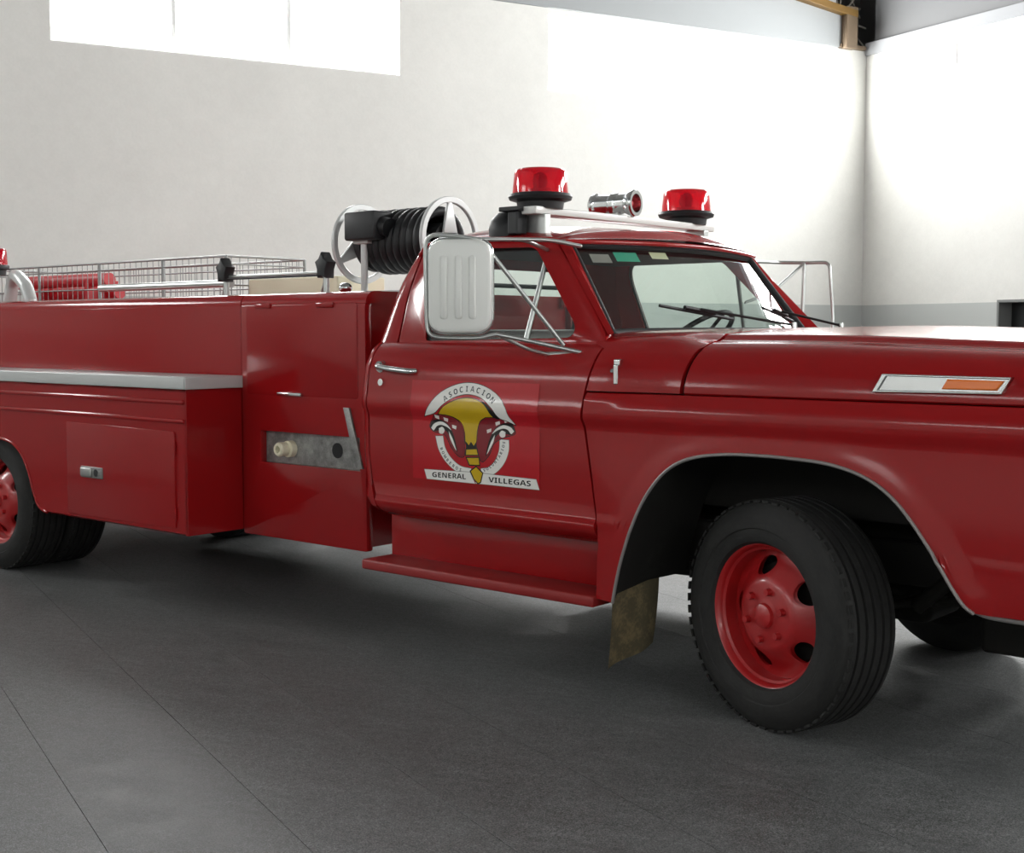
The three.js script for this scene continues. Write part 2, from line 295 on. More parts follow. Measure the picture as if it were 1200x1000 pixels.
{
  const t = group('roof_truss');
  tag(t, 'ochre and brown steel truss with lattice bars in the roof corner', 'truss');
  const z0 = BZ + 0.03, z1 = BZ + 0.13;
  mesh('corner_post', box(PX, PX + 0.17, WALL_TOP - 0.02, gy(PX) + 0.1, z0, z1, 0.006), M.rust, t, 'brown post standing on the wall top');
  mesh('top_chord', extrude([[LX + 0.02, gy(LX + 0.02)], [PX + 0.17, gy(PX + 0.17)], [PX + 0.17, gy(PX + 0.17) + 0.085], [LX + 0.02, gy(LX + 0.02) + 0.085]], z1 - z0, 0.004).translate(0, 0, z0), M.ochre, t, 'ochre sloping chord');
  const nx = PX + 0.09, ny = 5.24, zc = BZ - 0.1, ends = [[nx - 0.25, 5.75], [nx + 0.02, 5.85], [nx + 0.35, 5.62], [nx + 0.42, 5.16], [nx + 0.40, 4.94]];
  for (const [x, y] of ends) mesh('lattice_bar', rod([nx, ny, zc], [x, y, zc], 0.012, 8), M.lattice, t);
  mesh('lattice_bar', rod([nx + 0.1, 5.75, zc - 0.1], [nx + 0.42, 5.3, zc - 0.1], 0.012, 8), M.lattice, t);
  mesh('lattice_bar', rod([nx + 0.1, 5.18, zc - 0.1], [nx + 0.42, 5.42, zc - 0.1], 0.012, 8), M.lattice, t);
  mesh('base_plate', box(PX - 0.02, PX + 0.38, WALL_TOP - 0.005, WALL_TOP + 0.04, BZ - 0.15, BZ + 0.06, 0.004), M.rust, t);
}

// ------------------------------------------------------------------ the fire truck
// local axes: x forward, y up, z towards the truck's right-hand side; origin on the floor under the front axle
const truck = group('fire_truck');
tag(truck, 'red old fire truck with round emblem on its door and two red beacons', 'fire truck');
truck.position.set(4.033, 0, -3.904);
truck.rotation.y = R(-69.9);

// section of the body side: height -> distance from the centre line
const prof = smoothTable([[0.60, 0.87], [0.622, 0.94], [0.65, 0.983], [0.675, 1.0], [0.692, 1.002], [0.702, 0.994], [0.72, 0.984], [0.90, 0.986], [1.07, 0.985], [1.095, 0.994], [1.112, 1.0], [1.125, 1.0012], [1.145, 1.0008], [1.158, 0.998], [1.175, 0.9935], [1.20, 0.9905], [1.23, 0.9865], [1.26, 0.982], [1.285, 0.976], [1.31, 0.967], [1.335, 0.955], [1.355, 0.942], [1.375, 0.924], [1.39, 0.905], [1.402, 0.886]]);
const up = (y) => 0.887 - 0.317 * (y - 1.40);              // leaning plane of the door windows
const xRear = lerpTable([[0.60, -2.06], [0.66, -2.11], [0.76, -2.15], [0.9, -2.168], [1.41, -2.175]]);
const xFront = lerpTable([[0.60, -0.862], [0.70, -0.868], [0.9, -0.90], [1.11, -0.938], [1.2, -0.93], [1.33, -0.905], [1.41, -0.895]]);
const doorYs = [0.60, 0.61, 0.622, 0.635, 0.65, 0.662, 0.675, 0.684, 0.692, 0.697, 0.702, 0.71, 0.72, 0.78, 0.84, 0.90, 0.96, 1.02, 1.06, 1.072, 1.085, 1.095, 1.105, 1.112, 1.12, 1.128, 1.135, 1.147, 1.16, 1.18, 1.20, 1.215, 1.23, 1.245, 1.26, 1.2725, 1.285, 1.2975, 1.31, 1.3225, 1.335, 1.345, 1.355, 1.365, 1.375, 1.3825, 1.39, 1.396, 1.402];
const skinZ = (x, y) => prof(y);
function doorSkin() {
  const n = 30;
  return grid((i, j) => {
    const y = doorYs[j], a = xRear(y) + 0.004, b = xFront(y) - 0.004;
    if (i === 0) return [a, y, skinZ(a, y) - 0.03];
    if (i === n + 2) return [b, y, skinZ(b, y) - 0.03];
    const x = a + (b - a) * (i - 1) / n;
    return [x, y, skinZ(x, y)];
  }, n + 2, doorYs.length - 1, null, 50);
}
const lean = (g, off) => warp(g, (x, y, z) => [x, y, up(y) + z + off]);
const glassOutline = rounded([[-1.915, 1.403], [-1.985, 1.755], [-1.945, 1.828], [-1.37, 1.815], [-1.06, 1.47], [-1.08, 1.42]], [0.03, 0.08, 0.05, 0.04, 0.05, 0.03]);
const frameOutline = [[-2.078, 1.398], [-2.079, 1.633], [-2.047, 1.797], [-1.99, 1.846], [-1.72, 1.852], [-1.325, 1.838], [-1.258, 1.822], [-1.065, 1.62], [-0.915, 1.445], [-0.90, 1.398]];
function doorFrame() {
  const s = new THREE.Shape(frameOutline.map((p) => new THREE.Vector2(...p)));
  s.holes.push(new THREE.Path(glassOutline.map((p) => new THREE.Vector2(...p))));
  return creased(lean(new THREE.ExtrudeGeometry(s, { depth: 0.03, bevelEnabled: true, bevelSize: 0.006, bevelThickness: 0.006, bevelOffset: -0.006, bevelSegments: 2 }), -0.036), 40);
}
const scaleTo = (pts, k) => { const cx = pts.reduce((s, p) => s + p[0], 0) / pts.length, cy = pts.reduce((s, p) => s + p[1], 0) / pts.length; return pts.map(([x, y]) => [cx + (x - cx) * k, cy + (y - cy) * k]); };
// sticker on the door
function emblemTexture() {
  const W = 1200, H = 760, c = document.createElement('canvas'); c.width = W; c.height = H;
  const q = c.getContext('2d');
  const P = (zx, zy) => { const px = 470 + zx / 6.25, py = 430 + zy / 6.25, t = (px - 483) / 149; return [t * W, (py - (445 + 5 * t)) / (115 + 10 * t) * H]; };
  const path = (pts, close = true) => { q.beginPath(); pts.forEach((p, i) => { const [x, y] = P(...p); i ? q.lineTo(x, y) : q.moveTo(x, y); }); if (close) q.closePath(); };
  const spline = (pts, n = 10) => { const cc = new THREE.CatmullRomCurve3(pts.map(([x, y]) => V(x, y, 0))); return cc.getPoints(pts.length * n).map((v) => [v.x, v.y]); };
  const fill = (pts, col, line, w = 5) => { path(pts); q.fillStyle = col; q.fill(); if (line) { q.strokeStyle = line; q.lineWidth = w; q.stroke(); } };
  const white = '#e4e4df', ink = '#171412', yellow = '#c3a315', red = '#b0101d', deep = '#7d1320';
  q.fillStyle = red; q.fillRect(0, 0, W, H);
  // lower white ring
  const ringL = [...spline([[258, 505], [285, 610], [345, 705], [430, 775], [530, 800]]), ...spline([[530, 745], [450, 725], [380, 665], [335, 590], [318, 505]])];
  const ringR = [...spline([[802, 535], [800, 620], [765, 715], [700, 785], [600, 820]]), ...spline([[600, 745], [655, 735], [700, 690], [728, 620], [735, 530]])];
  fill(ringL, white, '#55504c', 4); fill(ringR, white, '#55504c', 4);
  fill([[170, 748], [520, 772], [560, 860], [190, 822]], white, '#55504c', 3);
  fill([[560, 770], [640, 785], [990, 824], [1012, 905], [560, 858]], white, '#55504c', 3);
  // crimson lobes
  fill(spline([[255, 350], [350, 350], [430, 395], [470, 470], [480, 560], [475, 660], [440, 660], [380, 590], [330, 500], [240, 470], [215, 430], [255, 350]]), deep, ink, 5);
  fill(spline([[590, 390], [660, 360], [760, 370], [830, 440], [845, 490], [770, 520], [700, 560], [660, 650], [610, 700], [580, 640], [565, 520], [590, 390]]), deep, ink, 5);
  // helmet
  fill([...spline([[290, 345], [340, 288], [430, 240], [520, 226], [600, 248], [665, 300], [715, 372]]), ...spline([[640, 372], [595, 402], [575, 470], [562, 570], [525, 600], [490, 570], [480, 480], [455, 412], [390, 365], [290, 345]])], yellow, ink, 6);
  fill(spline([[610, 240], [670, 285], [740, 385], [700, 372], [655, 300], [610, 240]]), ink);
  fill([[488, 545], [512, 575], [528, 550], [548, 580], [570, 545], [565, 605], [490, 605]], ink);
  // torch bands
  fill([[490, 603], [572, 600], [582, 650], [488, 650]], yellow, ink, 9);
  fill([[492, 664], [588, 664], [592, 725], [515, 722]], yellow, ink, 9);
  fill([[522, 765], [565, 732], [614, 780], [598, 848], [578, 860], [548, 825]], yellow, ink, 9);
  // two white plumes with dark teeth
  const plume = (f) => {
    fill(spline([[215, 440], [235, 395], [290, 385], [345, 410], [385, 470], [410, 540], [425, 625], [385, 560], [350, 480], [310, 455], [280, 465], [240, 470], [215, 440]].map(f)), ink);
    fill(spline([[225, 445], [250, 415], [300, 400], [350, 425], [380, 465], [345, 440], [300, 425], [270, 435], [245, 465], [225, 445]].map(f)), white);
    fill(spline([[285, 450], [312, 440], [330, 465], [315, 490], [290, 485], [285, 450]].map(f)), white);
    fill(spline([[360, 468], [388, 520], [408, 575], [418, 615], [392, 570], [370, 520], [360, 468]].map(f)), white);
    for (const [x, y] of [[275, 365], [340, 385], [402, 440]]) fill([[x - 16, y - 16], [x + 18, y - 6], [x + 14, y + 20], [x - 14, y + 8]].map(f), '#ded9d4');
  };
  plume((p) => p);
  plume(([x, y]) => [1062 - x, y + 28]);
  // upper arch
  fill([...spline([[178, 362], [215, 300], [290, 200], [390, 140], [500, 116], [610, 134], [715, 195], [785, 285], [815, 370], [850, 432]]), ...spline([[850, 432], [790, 400], [742, 378], [690, 300], [610, 228], [510, 203], [410, 225], [330, 280], [270, 335], [178, 362]])], white, '#1d1917', 5);
  const word = (s, cx, cy, rx, ry, a0, a1, size, flip) => {
    q.fillStyle = '#3a3f42'; q.font = 'bold ' + size + 'px sans-serif'; q.textAlign = 'center'; q.textBaseline = 'middle';
    [...s].forEach((ch, i) => { const a = R(a0 + (a1 - a0) * i / (s.length - 1)); const [x, y] = P(cx + rx * Math.cos(a), cy - ry * Math.sin(a)); q.save(); q.translate(x, y); q.rotate((flip ? -1 : 1) * 0 + (flip ? -a - Math.PI / 2 : Math.PI / 2 - a)); q.fillText(ch, 0, 0); q.restore(); });
  };
  word('ASOCIACION', 515, 470, 265, 308, 129, 47, 58);
  word('BOMBEROS', 530, 510, 238, 262, 200, 250, 34, true);
  word('VOLUNTARIOS', 540, 520, 228, 258, 292, 352, 32, true);
  q.fillStyle = '#1c1a19'; q.textAlign = 'center'; q.textBaseline = 'middle'; q.font = 'bold 54px sans-serif';
  const flat = (s, zx, zy, zx2, zy2) => { const [x, y] = P(zx, zy), [x2, y2] = P(zx2, zy2); q.save(); q.translate((x + x2) / 2, (y + y2) / 2); q.rotate(Math.atan2(y2 - y, x2 - x)); const w = q.measureText(s).width; q.scale(Math.hypot(x2 - x, y2 - y) / w, 1); q.fillText(s, 0, 0); q.restore(); };
  flat('GENERAL', 230, 790, 490, 808); flat('VILLEGAS', 655, 828, 955, 858);
  const t = new THREE.CanvasTexture(c); t.colorSpace = THREE.SRGBColorSpace; t.anisotropy = 8; return t;
}
function buildDoor(s) {
  const side = s > 0 ? (g) => g : flipZ;
  const door = mesh('door', [side(doorSkin()), side(doorFrame())], M.red, truck, s > 0 ? 'right-hand cab door with round emblem' : 'left-hand cab door');
  const outer = glassOutline, inner = scaleTo(glassOutline, 0.965);
  mesh('window_seal', side(lean(extrude(outer, 0.012, 0, [inner]), -0.026)), M.gasket, door);
  mesh('window_glass', side(lean(extrude(inner, 0.004, 0), -0.022)), M.glass, door);
  mesh('vent_divider', side(rod([-1.31, 1.765, up(1.765) - 0.012], [-1.327, 1.41, up(1.41) - 0.006], 0.011)), M.steel, door);
  mesh('window_ledge', side(box(-2.05, -0.93, 1.392, 1.41, 0.80, 0.885, 0.004)), M.red, door);
  mesh('inner_panel', side(box(-2.1, -0.95, 0.66, 1.40, 0.83, 0.86, 0.01)), M.interior, door);
  const h = mesh('door_handle', [side(tube([[-2.12, 1.296, 0.965], [-2.09, 1.295, 1.005], [-2.0, 1.285, 1.010], [-1.90, 1.277, 1.003], [-1.878, 1.277, 0.978]], 0.0135, 10)), side(rod([-2.10, 1.296, 0.96], [-2.10, 1.293, 0.985], 0.026, 16))], M.chrome, door, 'chrome pull handle');
  mesh('keyhole', side(rod([-2.085, 1.222, 0.97], [-2.085, 1.224, 0.995], 0.016, 14)), M.chrome, door);
  if (s > 0) {
    const x0 = -1.887, x1 = -1.159, y0 = 0.806, y1 = 1.24, n = 12, ys = doorYs.filter((y) => y > y0 && y < y1); ys.unshift(y0); ys.push(y1);
    const g = grid((i, j) => [x0 + (x1 - x0) * i / n, ys[j], prof(ys[j]) + 0.0016], n, ys.length - 1, null, 180);
    for (let i = 0; i <= n; i++) for (let j = 0; j < ys.length; j++) g.attributes.uv.setXY(i * ys.length + j, i / n, (ys[j] - y0) / (y1 - y0));
    mesh('emblem_sticker', g, new THREE.MeshPhysicalMaterial({ name: 'door_emblem_print', map: emblemTexture(), roughness: 0.14, side: THREE.DoubleSide }), door, 'bright red sticker with white arch, yellow helmet and lettering');
  }
  return door;
}
buildDoor(1); buildDoor(-1);

// cab shell: back and rear quarters, roof, pillars, cowl
const cab = mesh('cab_shell', (() => {
  const seam = lerpTable([[0.60, -2.068], [0.66, -2.118], [0.76, -2.158], [0.9, -2.176], [1.402, -2.183]]);
  const seamUp = lerpTable([[1.402, -2.086], [1.633, -2.087], [1.797, -2.055], [1.852, -1.99]]);
  const back = lerpTable([[0.60, -2.16], [0.7, -2.235], [0.9, -2.248], [1.402, -2.25], [1.5, -2.235], [1.65, -2.205], [1.75, -2.16], [1.80, -2.125], [1.83, -2.095], [1.852, -2.06]]);
  const ys = [0.60, 0.63, 0.66, 0.70, 0.76, 0.9, 1.05, 1.085, 1.11, 1.135, 1.16, 1.22, 1.3, 1.36, 1.38, 1.392, 1.402, 1.402, 1.45, 1.52, 1.60, 1.68, 1.76, 1.80, 1.83, 1.852];
  const cols = 25;
  const at = (i, j) => {
    const y = ys[j], low = j <= 16, zs = low ? prof(y) : up(y), xs = low ? seam(y) : seamUp(y), xb = back(y);
    const r = Math.min(0.085, (xs - xb) * 0.9 + 0.01);
    const half = (k) => {                           // k 0..12 from the door seam to the centre of the back
      if (k === 0) return [xs, zs - 0.03];
      if (k === 1) return [xs, zs];
      if (k === 2) return [(xs + xb + r) / 2, zs - 0.002];
      if (k <= 8) { const a = (k - 3) / 5 * Math.PI / 2; return [xb + r - r * Math.sin(a), zs - r + r * Math.cos(a) - 0.003]; }
      const zc = [0.62, 0.58, 0.3, 0][k - 9]; return [xb, Math.min(zc, zs - r)];
    };
    const [x, z] = i <= 12 ? half(i) : half(25 - i);
    return [x, y, i <= 12 ? z : -z];
  };
  const shell = grid(at, cols, ys.length - 1, (i, j) => j === 16 ? (i < 1 || i > cols - 2 ? true : false) : (i >= 10 && i < 15 && j >= 18 && j < 22), 32);
  // roof
  const nx = 26, nz = 28;
  const zed = (v) => { const t = v * 2 - 1; return Math.sign(t) * (1 - Math.pow(1 - Math.abs(t), 1.5)); };
  const roof = grid((i, j) => {
    const t = zed(j / nz), a = Math.abs(t), u = i / nx, us = 1 - Math.pow(1 - u, 1.5);
    const xr = -2.075 + 0.09 * Math.pow(a, 5), xf = -1.078 - 0.13 * Math.pow(a, 1.7);
    const x = xr + (xf - xr) * us, zw = 0.752;
    const dome = (1 - Math.pow(a, 2.6)) * 0.062 + (1 - Math.pow(a, 12)) * 0.030;
    const ends = Math.pow(Math.sin(Math.PI * clamp((us + 0.02) / 0.62, 0, 0.5) ), 0.55) * (us > 0.3 ? 1 - 0.30 * smooth(0.45, 0.93, us) - 0.55 * Math.pow(smooth(0.88, 1.0, us), 2) : 1);
    const base = 1.852 - 0.02 * smooth(0.3, 1, us) * (0.4 + 0.6 * a);
    return [x, base + dome * ends, t * zw];
  }, nx, nz, null, 60);
  const lipPts = []; for (let k = 0; k <= 20; k++) { const t = k / 10 - 1; lipPts.push([-1.078 - 0.13 * Math.pow(Math.abs(t), 1.7), 1.836 - 0.010 * t * t, t * 0.75]); }
  const lip = tube(lipPts, 0.011, 8, false, 0.3, 60);
  const drip = [1, -1].map((s) => tube([[-2.05, 1.80, s * 0.772], [-2.0, 1.848, s * 0.758], [-1.72, 1.858, s * 0.756], [-1.3, 1.842, s * 0.762], [-1.235, 1.826, s * 0.766]], 0.009, 8, false, 0.3, 40));
  // windscreen pillars
  const pill = [1, -1].map((s) => grid((i, j) => {
    const t = j / 8, o = [-0.898 + (-1.25 + 0.898) * t, 1.436 + 0.388 * t, 0.876 - 0.122 * t], w = [-0.93 + (-1.215 + 0.93) * t, 1.447 + 0.383 * t, 0.80 - 0.085 * t];
    const q = [[o[0] - 0.02, o[1], o[2] - 0.05], o, [o[0] + 0.022, o[1] + 0.008, o[2] - 0.010], [(o[0] + w[0]) / 2 + 0.016, (o[1] + w[1]) / 2 + 0.008, (o[2] + w[2]) / 2 + 0.004], w, [w[0] - 0.05, w[1], w[2] - 0.01], [o[0] - 0.05, o[1], o[2] - 0.05]][i];
    return [q[0], q[1], q[2] * s];
  }, 6, 8, null, 40));
  return [shell, roof, lip, ...drip, ...pill];
})(), M.red, truck, 'red cab shell with domed roof');

const wsB = (z) => [-0.828 - 0.112 * Math.abs(z / 0.8) ** 1.7, 1.452 - 0.006 * (z / 0.8) ** 2], wsT = (z) => [-1.110 - 0.110 * Math.abs(z / 0.72) ** 1.7, 1.824 - 0.008 * (z / 0.72) ** 2];
const wsAt = (t, v) => { const zb = 0.795 * t, zt = 0.715 * t, b = wsB(zb), p = wsT(zt), bow = 0.0 * Math.sin(Math.PI * v); return [b[0] + (p[0] - b[0]) * v + bow, b[1] + (p[1] - b[1]) * v + bow * 0.6, zb + (zt - zb) * v]; };
const ws = mesh('windscreen', grid((i, j) => wsAt(i / 14 - 1, j / 8), 28, 8, null, 180), M.glass, truck, 'curved windscreen');
{
  const ring = [];
  for (let k = 0; k <= 20; k++) ring.push(wsAt(k / 10 - 1, 0)); for (let k = 1; k <= 6; k++) ring.push(wsAt(1, k / 7));
  for (let k = 0; k <= 20; k++) ring.push(wsAt(1 - k / 10, 1)); for (let k = 1; k <= 6; k++) ring.push(wsAt(-1, 1 - k / 7));
  mesh('windscreen_gasket', tube(ring, 0.017, 8, true, 0.2, 220), M.gasket, ws);
  const stick = (z0, z1, v0, v1, m, name) => mesh(name, grid((i, j) => { const q = wsAt((z0 + (z1 - z0) * i / 4) / 0.72, v0 + (v1 - v0) * j / 3); return [q[0] - 0.006, q[1] - 0.003, q[2]]; }, 4, 3, null, 180), m, ws);
  stick(0.64, 0.535, 0.80, 0.90, M.greySticker, 'sticker').userData.label = 'small grey sticker inside the windscreen';
  stick(0.505, 0.37, 0.82, 0.93, M.green, 'sticker').userData.label = 'small green sticker inside the windscreen';
  stick(0.285, 0.175, 0.865, 0.945, M.creamSticker, 'sticker').userData.label = 'small cream sticker inside the windscreen';
}
// wipers
for (const [pv, el, t0, t1] of [[[-0.60, 1.478, -0.08], 0.42, 0.62, 0.06], [[-0.62, 1.478, -0.56], 0.1, -0.42, -0.78]]) {
  const w = group('wiper', truck), on = (t, v) => { const q = wsAt(t, v); return [q[0] + 0.022, q[1] + 0.016, q[2]]; };
  const a = on(t0, 0.255), b = on(t1, 0.10), m = [(a[0] + b[0]) / 2 + 0.02, (a[1] + b[1]) / 2 + 0.014, (a[2] + b[2]) / 2];
  mesh('wiper_blade', [rod(a, b, 0.007, 8), rod([a[0] + (b[0] - a[0]) * 0.3 + 0.012, a[1] + (b[1] - a[1]) * 0.3 + 0.01, a[2] + (b[2] - a[2]) * 0.3], [a[0] + (b[0] - a[0]) * 0.72 + 0.012, a[1] + (b[1] - a[1]) * 0.72 + 0.01, a[2] + (b[2] - a[2]) * 0.72], 0.009, 8)], M.black, w);
  mesh('wiper_arm', rod(m, pv, 0.006, 8), M.gasket, w);
  mesh('wiper_pivot', rod([pv[0], pv[1] - 0.03, pv[2]], [pv[0] - 0.005, pv[1] + 0.012, pv[2]], 0.014, 12), M.chrome, w);
}
// hood, cowl
const hoodSec = [[0.80, 1.214], [0.953, 1.216], [0.959, 1.222], [0.959, 1.232], [0.956, 1.25], [0.949, 1.28], [0.937, 1.312], [0.921, 1.342], [0.901, 1.368], [0.873, 1.389], [0.843, 1.403], [0.81, 1.411], [0.775, 1.416], [0.755, 1.421], [0.742, 1.432], [0.725, 1.440], [0.70, 1.443], [0.6, 1.450], [0.45, 1.458], [0.25, 1.466], [0, 1.469]];
function hoodLoft(xs, extra) {
  const full = [...hoodSec, ...hoodSec.slice(0, -1).reverse().map(([z, y]) => [-z, y])];
  return grid((i, j) => { const x = xs[i]; let [z, y] = full[j]; const e = extra ? extra(x, z, y) : [0, 0, 0]; return [x + e[0], y + e[1], z + e[2]]; }, xs.length - 1, full.length - 1, null, 38);
}
const hoodTaper = (x, z, y) => { const f = smooth(-0.2, 1.0, x), t = clamp((y - 1.22) / 0.2, 0, 1); const nose = smooth(0.86, 1.0, x); return [0, -0.028 * f * t - 0.05 * nose * t + 0.012 * smooth(-0.5, 0.3, x) * smooth(0.5, 0, Math.abs(z)), -Math.sign(z) * (0.03 * f + 0.02 * nose)]; };
const hoodXs = [-0.488, -0.484, -0.47, -0.42]; for (let x = -0.3; x < 0.85; x += 0.12) hoodXs.push(x); hoodXs.push(0.86, 0.9, 0.94, 0.97, 0.985);
const curveRear = (x, z, y) => { const t = clamp((y - 1.22) / 0.2, 0, 1), k = smooth(-0.2, -0.488, x); return [0.045 * k * t * t + (x <= -0.487 ? 0.004 : 0), x <= -0.487 ? -0.02 * t : 0, x <= -0.487 ? -Math.sign(z) * 0.02 : 0]; };
const hood = mesh('hood', hoodLoft(hoodXs, (x, z, y) => { const a = hoodTaper(x, z, y), b = curveRear(x, z, y); return a.map((v, i) => v + b[i]); }), M.red, truck, 'long red hood with creased top edges');
mesh('hood_nose', (() => {
  const half = hoodSec.slice(1).map(([z, y]) => { const e = hoodTaper(0.98, z, y); return [z + e[2] - 0.004, y + e[1] - 0.004]; });
  const g = extrude([[0.90, 1.19], ...half, ...half.slice(0, -1).reverse().map(([z, y]) => [-z, y]), [-0.90, 1.19]], 0.012, 0.003);
  return g.rotateY(-Math.PI / 2).translate(0.984, 0, 0);
})(), M.red, hood);
mesh('cowl', (() => {
  const side = hoodSec.filter(([, y]) => y >= 1.222 && y <= 1.404).map(([z, y]) => [y, z]), hz = smoothTable(side);
  const hy = smoothTable([...hoodSec].slice(2).reverse().filter((p, i, a) => !i || p[0] > a[i - 1][0] + 1e-4));
  const ys = smoothTable([[0, 1.464], [0.4, 1.461], [0.65, 1.456], [0.82, 1.448], [0.92, 1.433], [0.97, 1.414], [1, 1.385]]);
  const xs = [-0.945, -0.9449, -0.93, -0.91, -0.88, -0.84, -0.78, -0.72, -0.66, -0.61, -0.57, -0.535, -0.51, -0.503, -0.501], S = 14, T2 = 22;
  const rowOf = (x, j) => {
    const k = smooth(-0.90, -0.54, x), end = x > -0.502;
    if (j < 0) return [x, 1.212, 0.80];
    if (j <= S) { const y = 1.219 + (1.385 - 1.219) * j / S, z = prof(y) + (hz(y) - prof(y)) * k - (end ? 0.02 : 0) - (x === -0.945 ? 0.03 : 0), x0 = xFront(y) + 0.006, xx = x0 + (x + 0.945) * (-0.501 - x0) / 0.444; return [xx + 0.045 * smooth(-0.7, -0.5, x) * ((y - 1.22) / 0.2) ** 2, y, z]; }
    const t = 1 - Math.pow((j - S) / T2, 1.3), ze = prof(1.385) + (hz(1.385) - prof(1.385)) * k, z = ze * t, a = ys(t), b = hy(Math.min(z, 0.94));
    return [x + 0.045 * smooth(-0.7, -0.5, x), a + (b - a) * smooth(-0.66, -0.52, x) - (end ? 0.02 : 0), z - (x === -0.945 && t > 0.9 ? 0.03 : 0)];
  };
  const half = grid((i, j) => rowOf(xs[i], j - 1), xs.length - 1, S + T2 + 1, null, 45);
  return [half, flipZ(half)];
})(), M.red, truck, 'red cowl between hood and windscreen');
mesh('hood_catch', [box(-0.797, -0.776, 1.245, 1.325, 0.955, 0.982, 0.006), box(-0.80, -0.772, 1.318, 1.345, 0.925, 0.975, 0.006), rod([-0.805, 1.285, 0.955], [-0.805, 1.30, 0.975], 0.009)], M.chrome, hood, 'upright chrome hood catch');
{
  const zz = 0.944, b = group('side_badge', truck);
  b.userData.label = 'slanted chrome badge with an amber marker lens';
  const put = (g) => warp(g, (x, y, z) => [x, y, zz - 0.03 * smooth(-0.2, 1, x) + z - 0.12 * (y - 1.28)]);
  mesh('badge_plate', put(extrude([[0.268, 1.248], [0.30, 1.310], [0.728, 1.307], [0.70, 1.252]], 0.014, 0.004)), M.chrome, b);
  mesh('badge_rim', put(merge([extrude([[0.295, 1.303], [0.30, 1.310], [0.728, 1.307], [0.722, 1.300]], 0.022, 0.003), extrude([[0.268, 1.248], [0.272, 1.256], [0.703, 1.259], [0.70, 1.252]], 0.022, 0.003), extrude([[0.69, 1.256], [0.72, 1.303], [0.728, 1.307], [0.70, 1.252]], 0.022, 0.003), extrude([[0.268, 1.248], [0.30, 1.310], [0.318, 1.308], [0.286, 1.250]], 0.022, 0.003)])), M.chrome, b);
  mesh('marker_lens', put(extrude([[0.505, 1.264], [0.522, 1.297], [0.705, 1.295], [0.683, 1.264]], 0.022, 0.005)), M.amber, b, 'amber marker lens');
}
// front fender with wheel arch
const archRaw = [[-0.772, 0.40], [-0.762, 0.45], [-0.738, 0.545], [-0.715, 0.615], [-0.691, 0.683], [-0.66, 0.755], [-0.624, 0.82], [-0.59, 0.868], [-0.555, 0.908], [-0.52, 0.938], [-0.479, 0.963], [-0.42, 0.985], [-0.349, 0.999], [-0.26, 1.008], [-0.171, 1.011], [-0.08, 1.011], [0, 1.008], [0.07, 1.005], [0.13, 0.999], [0.2, 0.985], [0.257, 0.967], [0.305, 0.945], [0.349, 0.917], [0.395, 0.878], [0.44, 0.828], [0.48, 0.777], [0.515, 0.729], [0.545, 0.684], [0.574, 0.639], [0.60, 0.602], [0.626, 0.571], [0.65, 0.556]];
const archSpline = smoothTable(archRaw);
const archPts = []; for (let i = 1; i < archRaw.length; i++) for (let k = 0; k < 2; k++) { const x = archRaw[i - 1][0] + (archRaw[i][0] - archRaw[i - 1][0]) * k / 2; archPts.push([x, archSpline(x)]); }
archPts.push(archRaw[archRaw.length - 1]);
const archY = archSpline;
const archDist = (x, y) => {
  let best = 9;
  for (let i = 1; i < archPts.length; i++) { const [ax, ay] = archPts[i - 1], [bx, by] = archPts[i], dx = bx - ax, dy = by - ay, t = clamp(((x - ax) * dx + (y - ay) * dy) / (dx * dx + dy * dy), 0, 1); best = Math.min(best, Math.hypot(x - ax - t * dx, y - ay - t * dy)); }
  return best;
};
const fprof = (x, y) => {
  let z = y < 0.705 ? 0.986 : prof(Math.min(y, 1.16));
  if (y > 1.16) z = 0.9972 + (0.966 - 0.9972) * ((y - 1.16) / 0.052) ** 1.4;
  const bulge = smooth(-0.93, -0.76, x) * smooth(1.08, 0.72, y) * 0.014;
  const near = smooth(0.10, 0.0, archDist(x, y));
  const flare = near * 0.012;
  const tear = Math.max(0, 1 - ((x + 0.93) / 0.27) ** 2 - ((y - 1.212) / 0.06) ** 2) ** 1.5 * 0.016;
  const nose = smooth(0.86, 1.05, x) * 0.05;
  const rearLow = smooth(0.62, 0.42, y) * (x < -0.70 ? 0.004 : 0.02);
  return z + bulge + flare + tear - nose - rearLow;
};
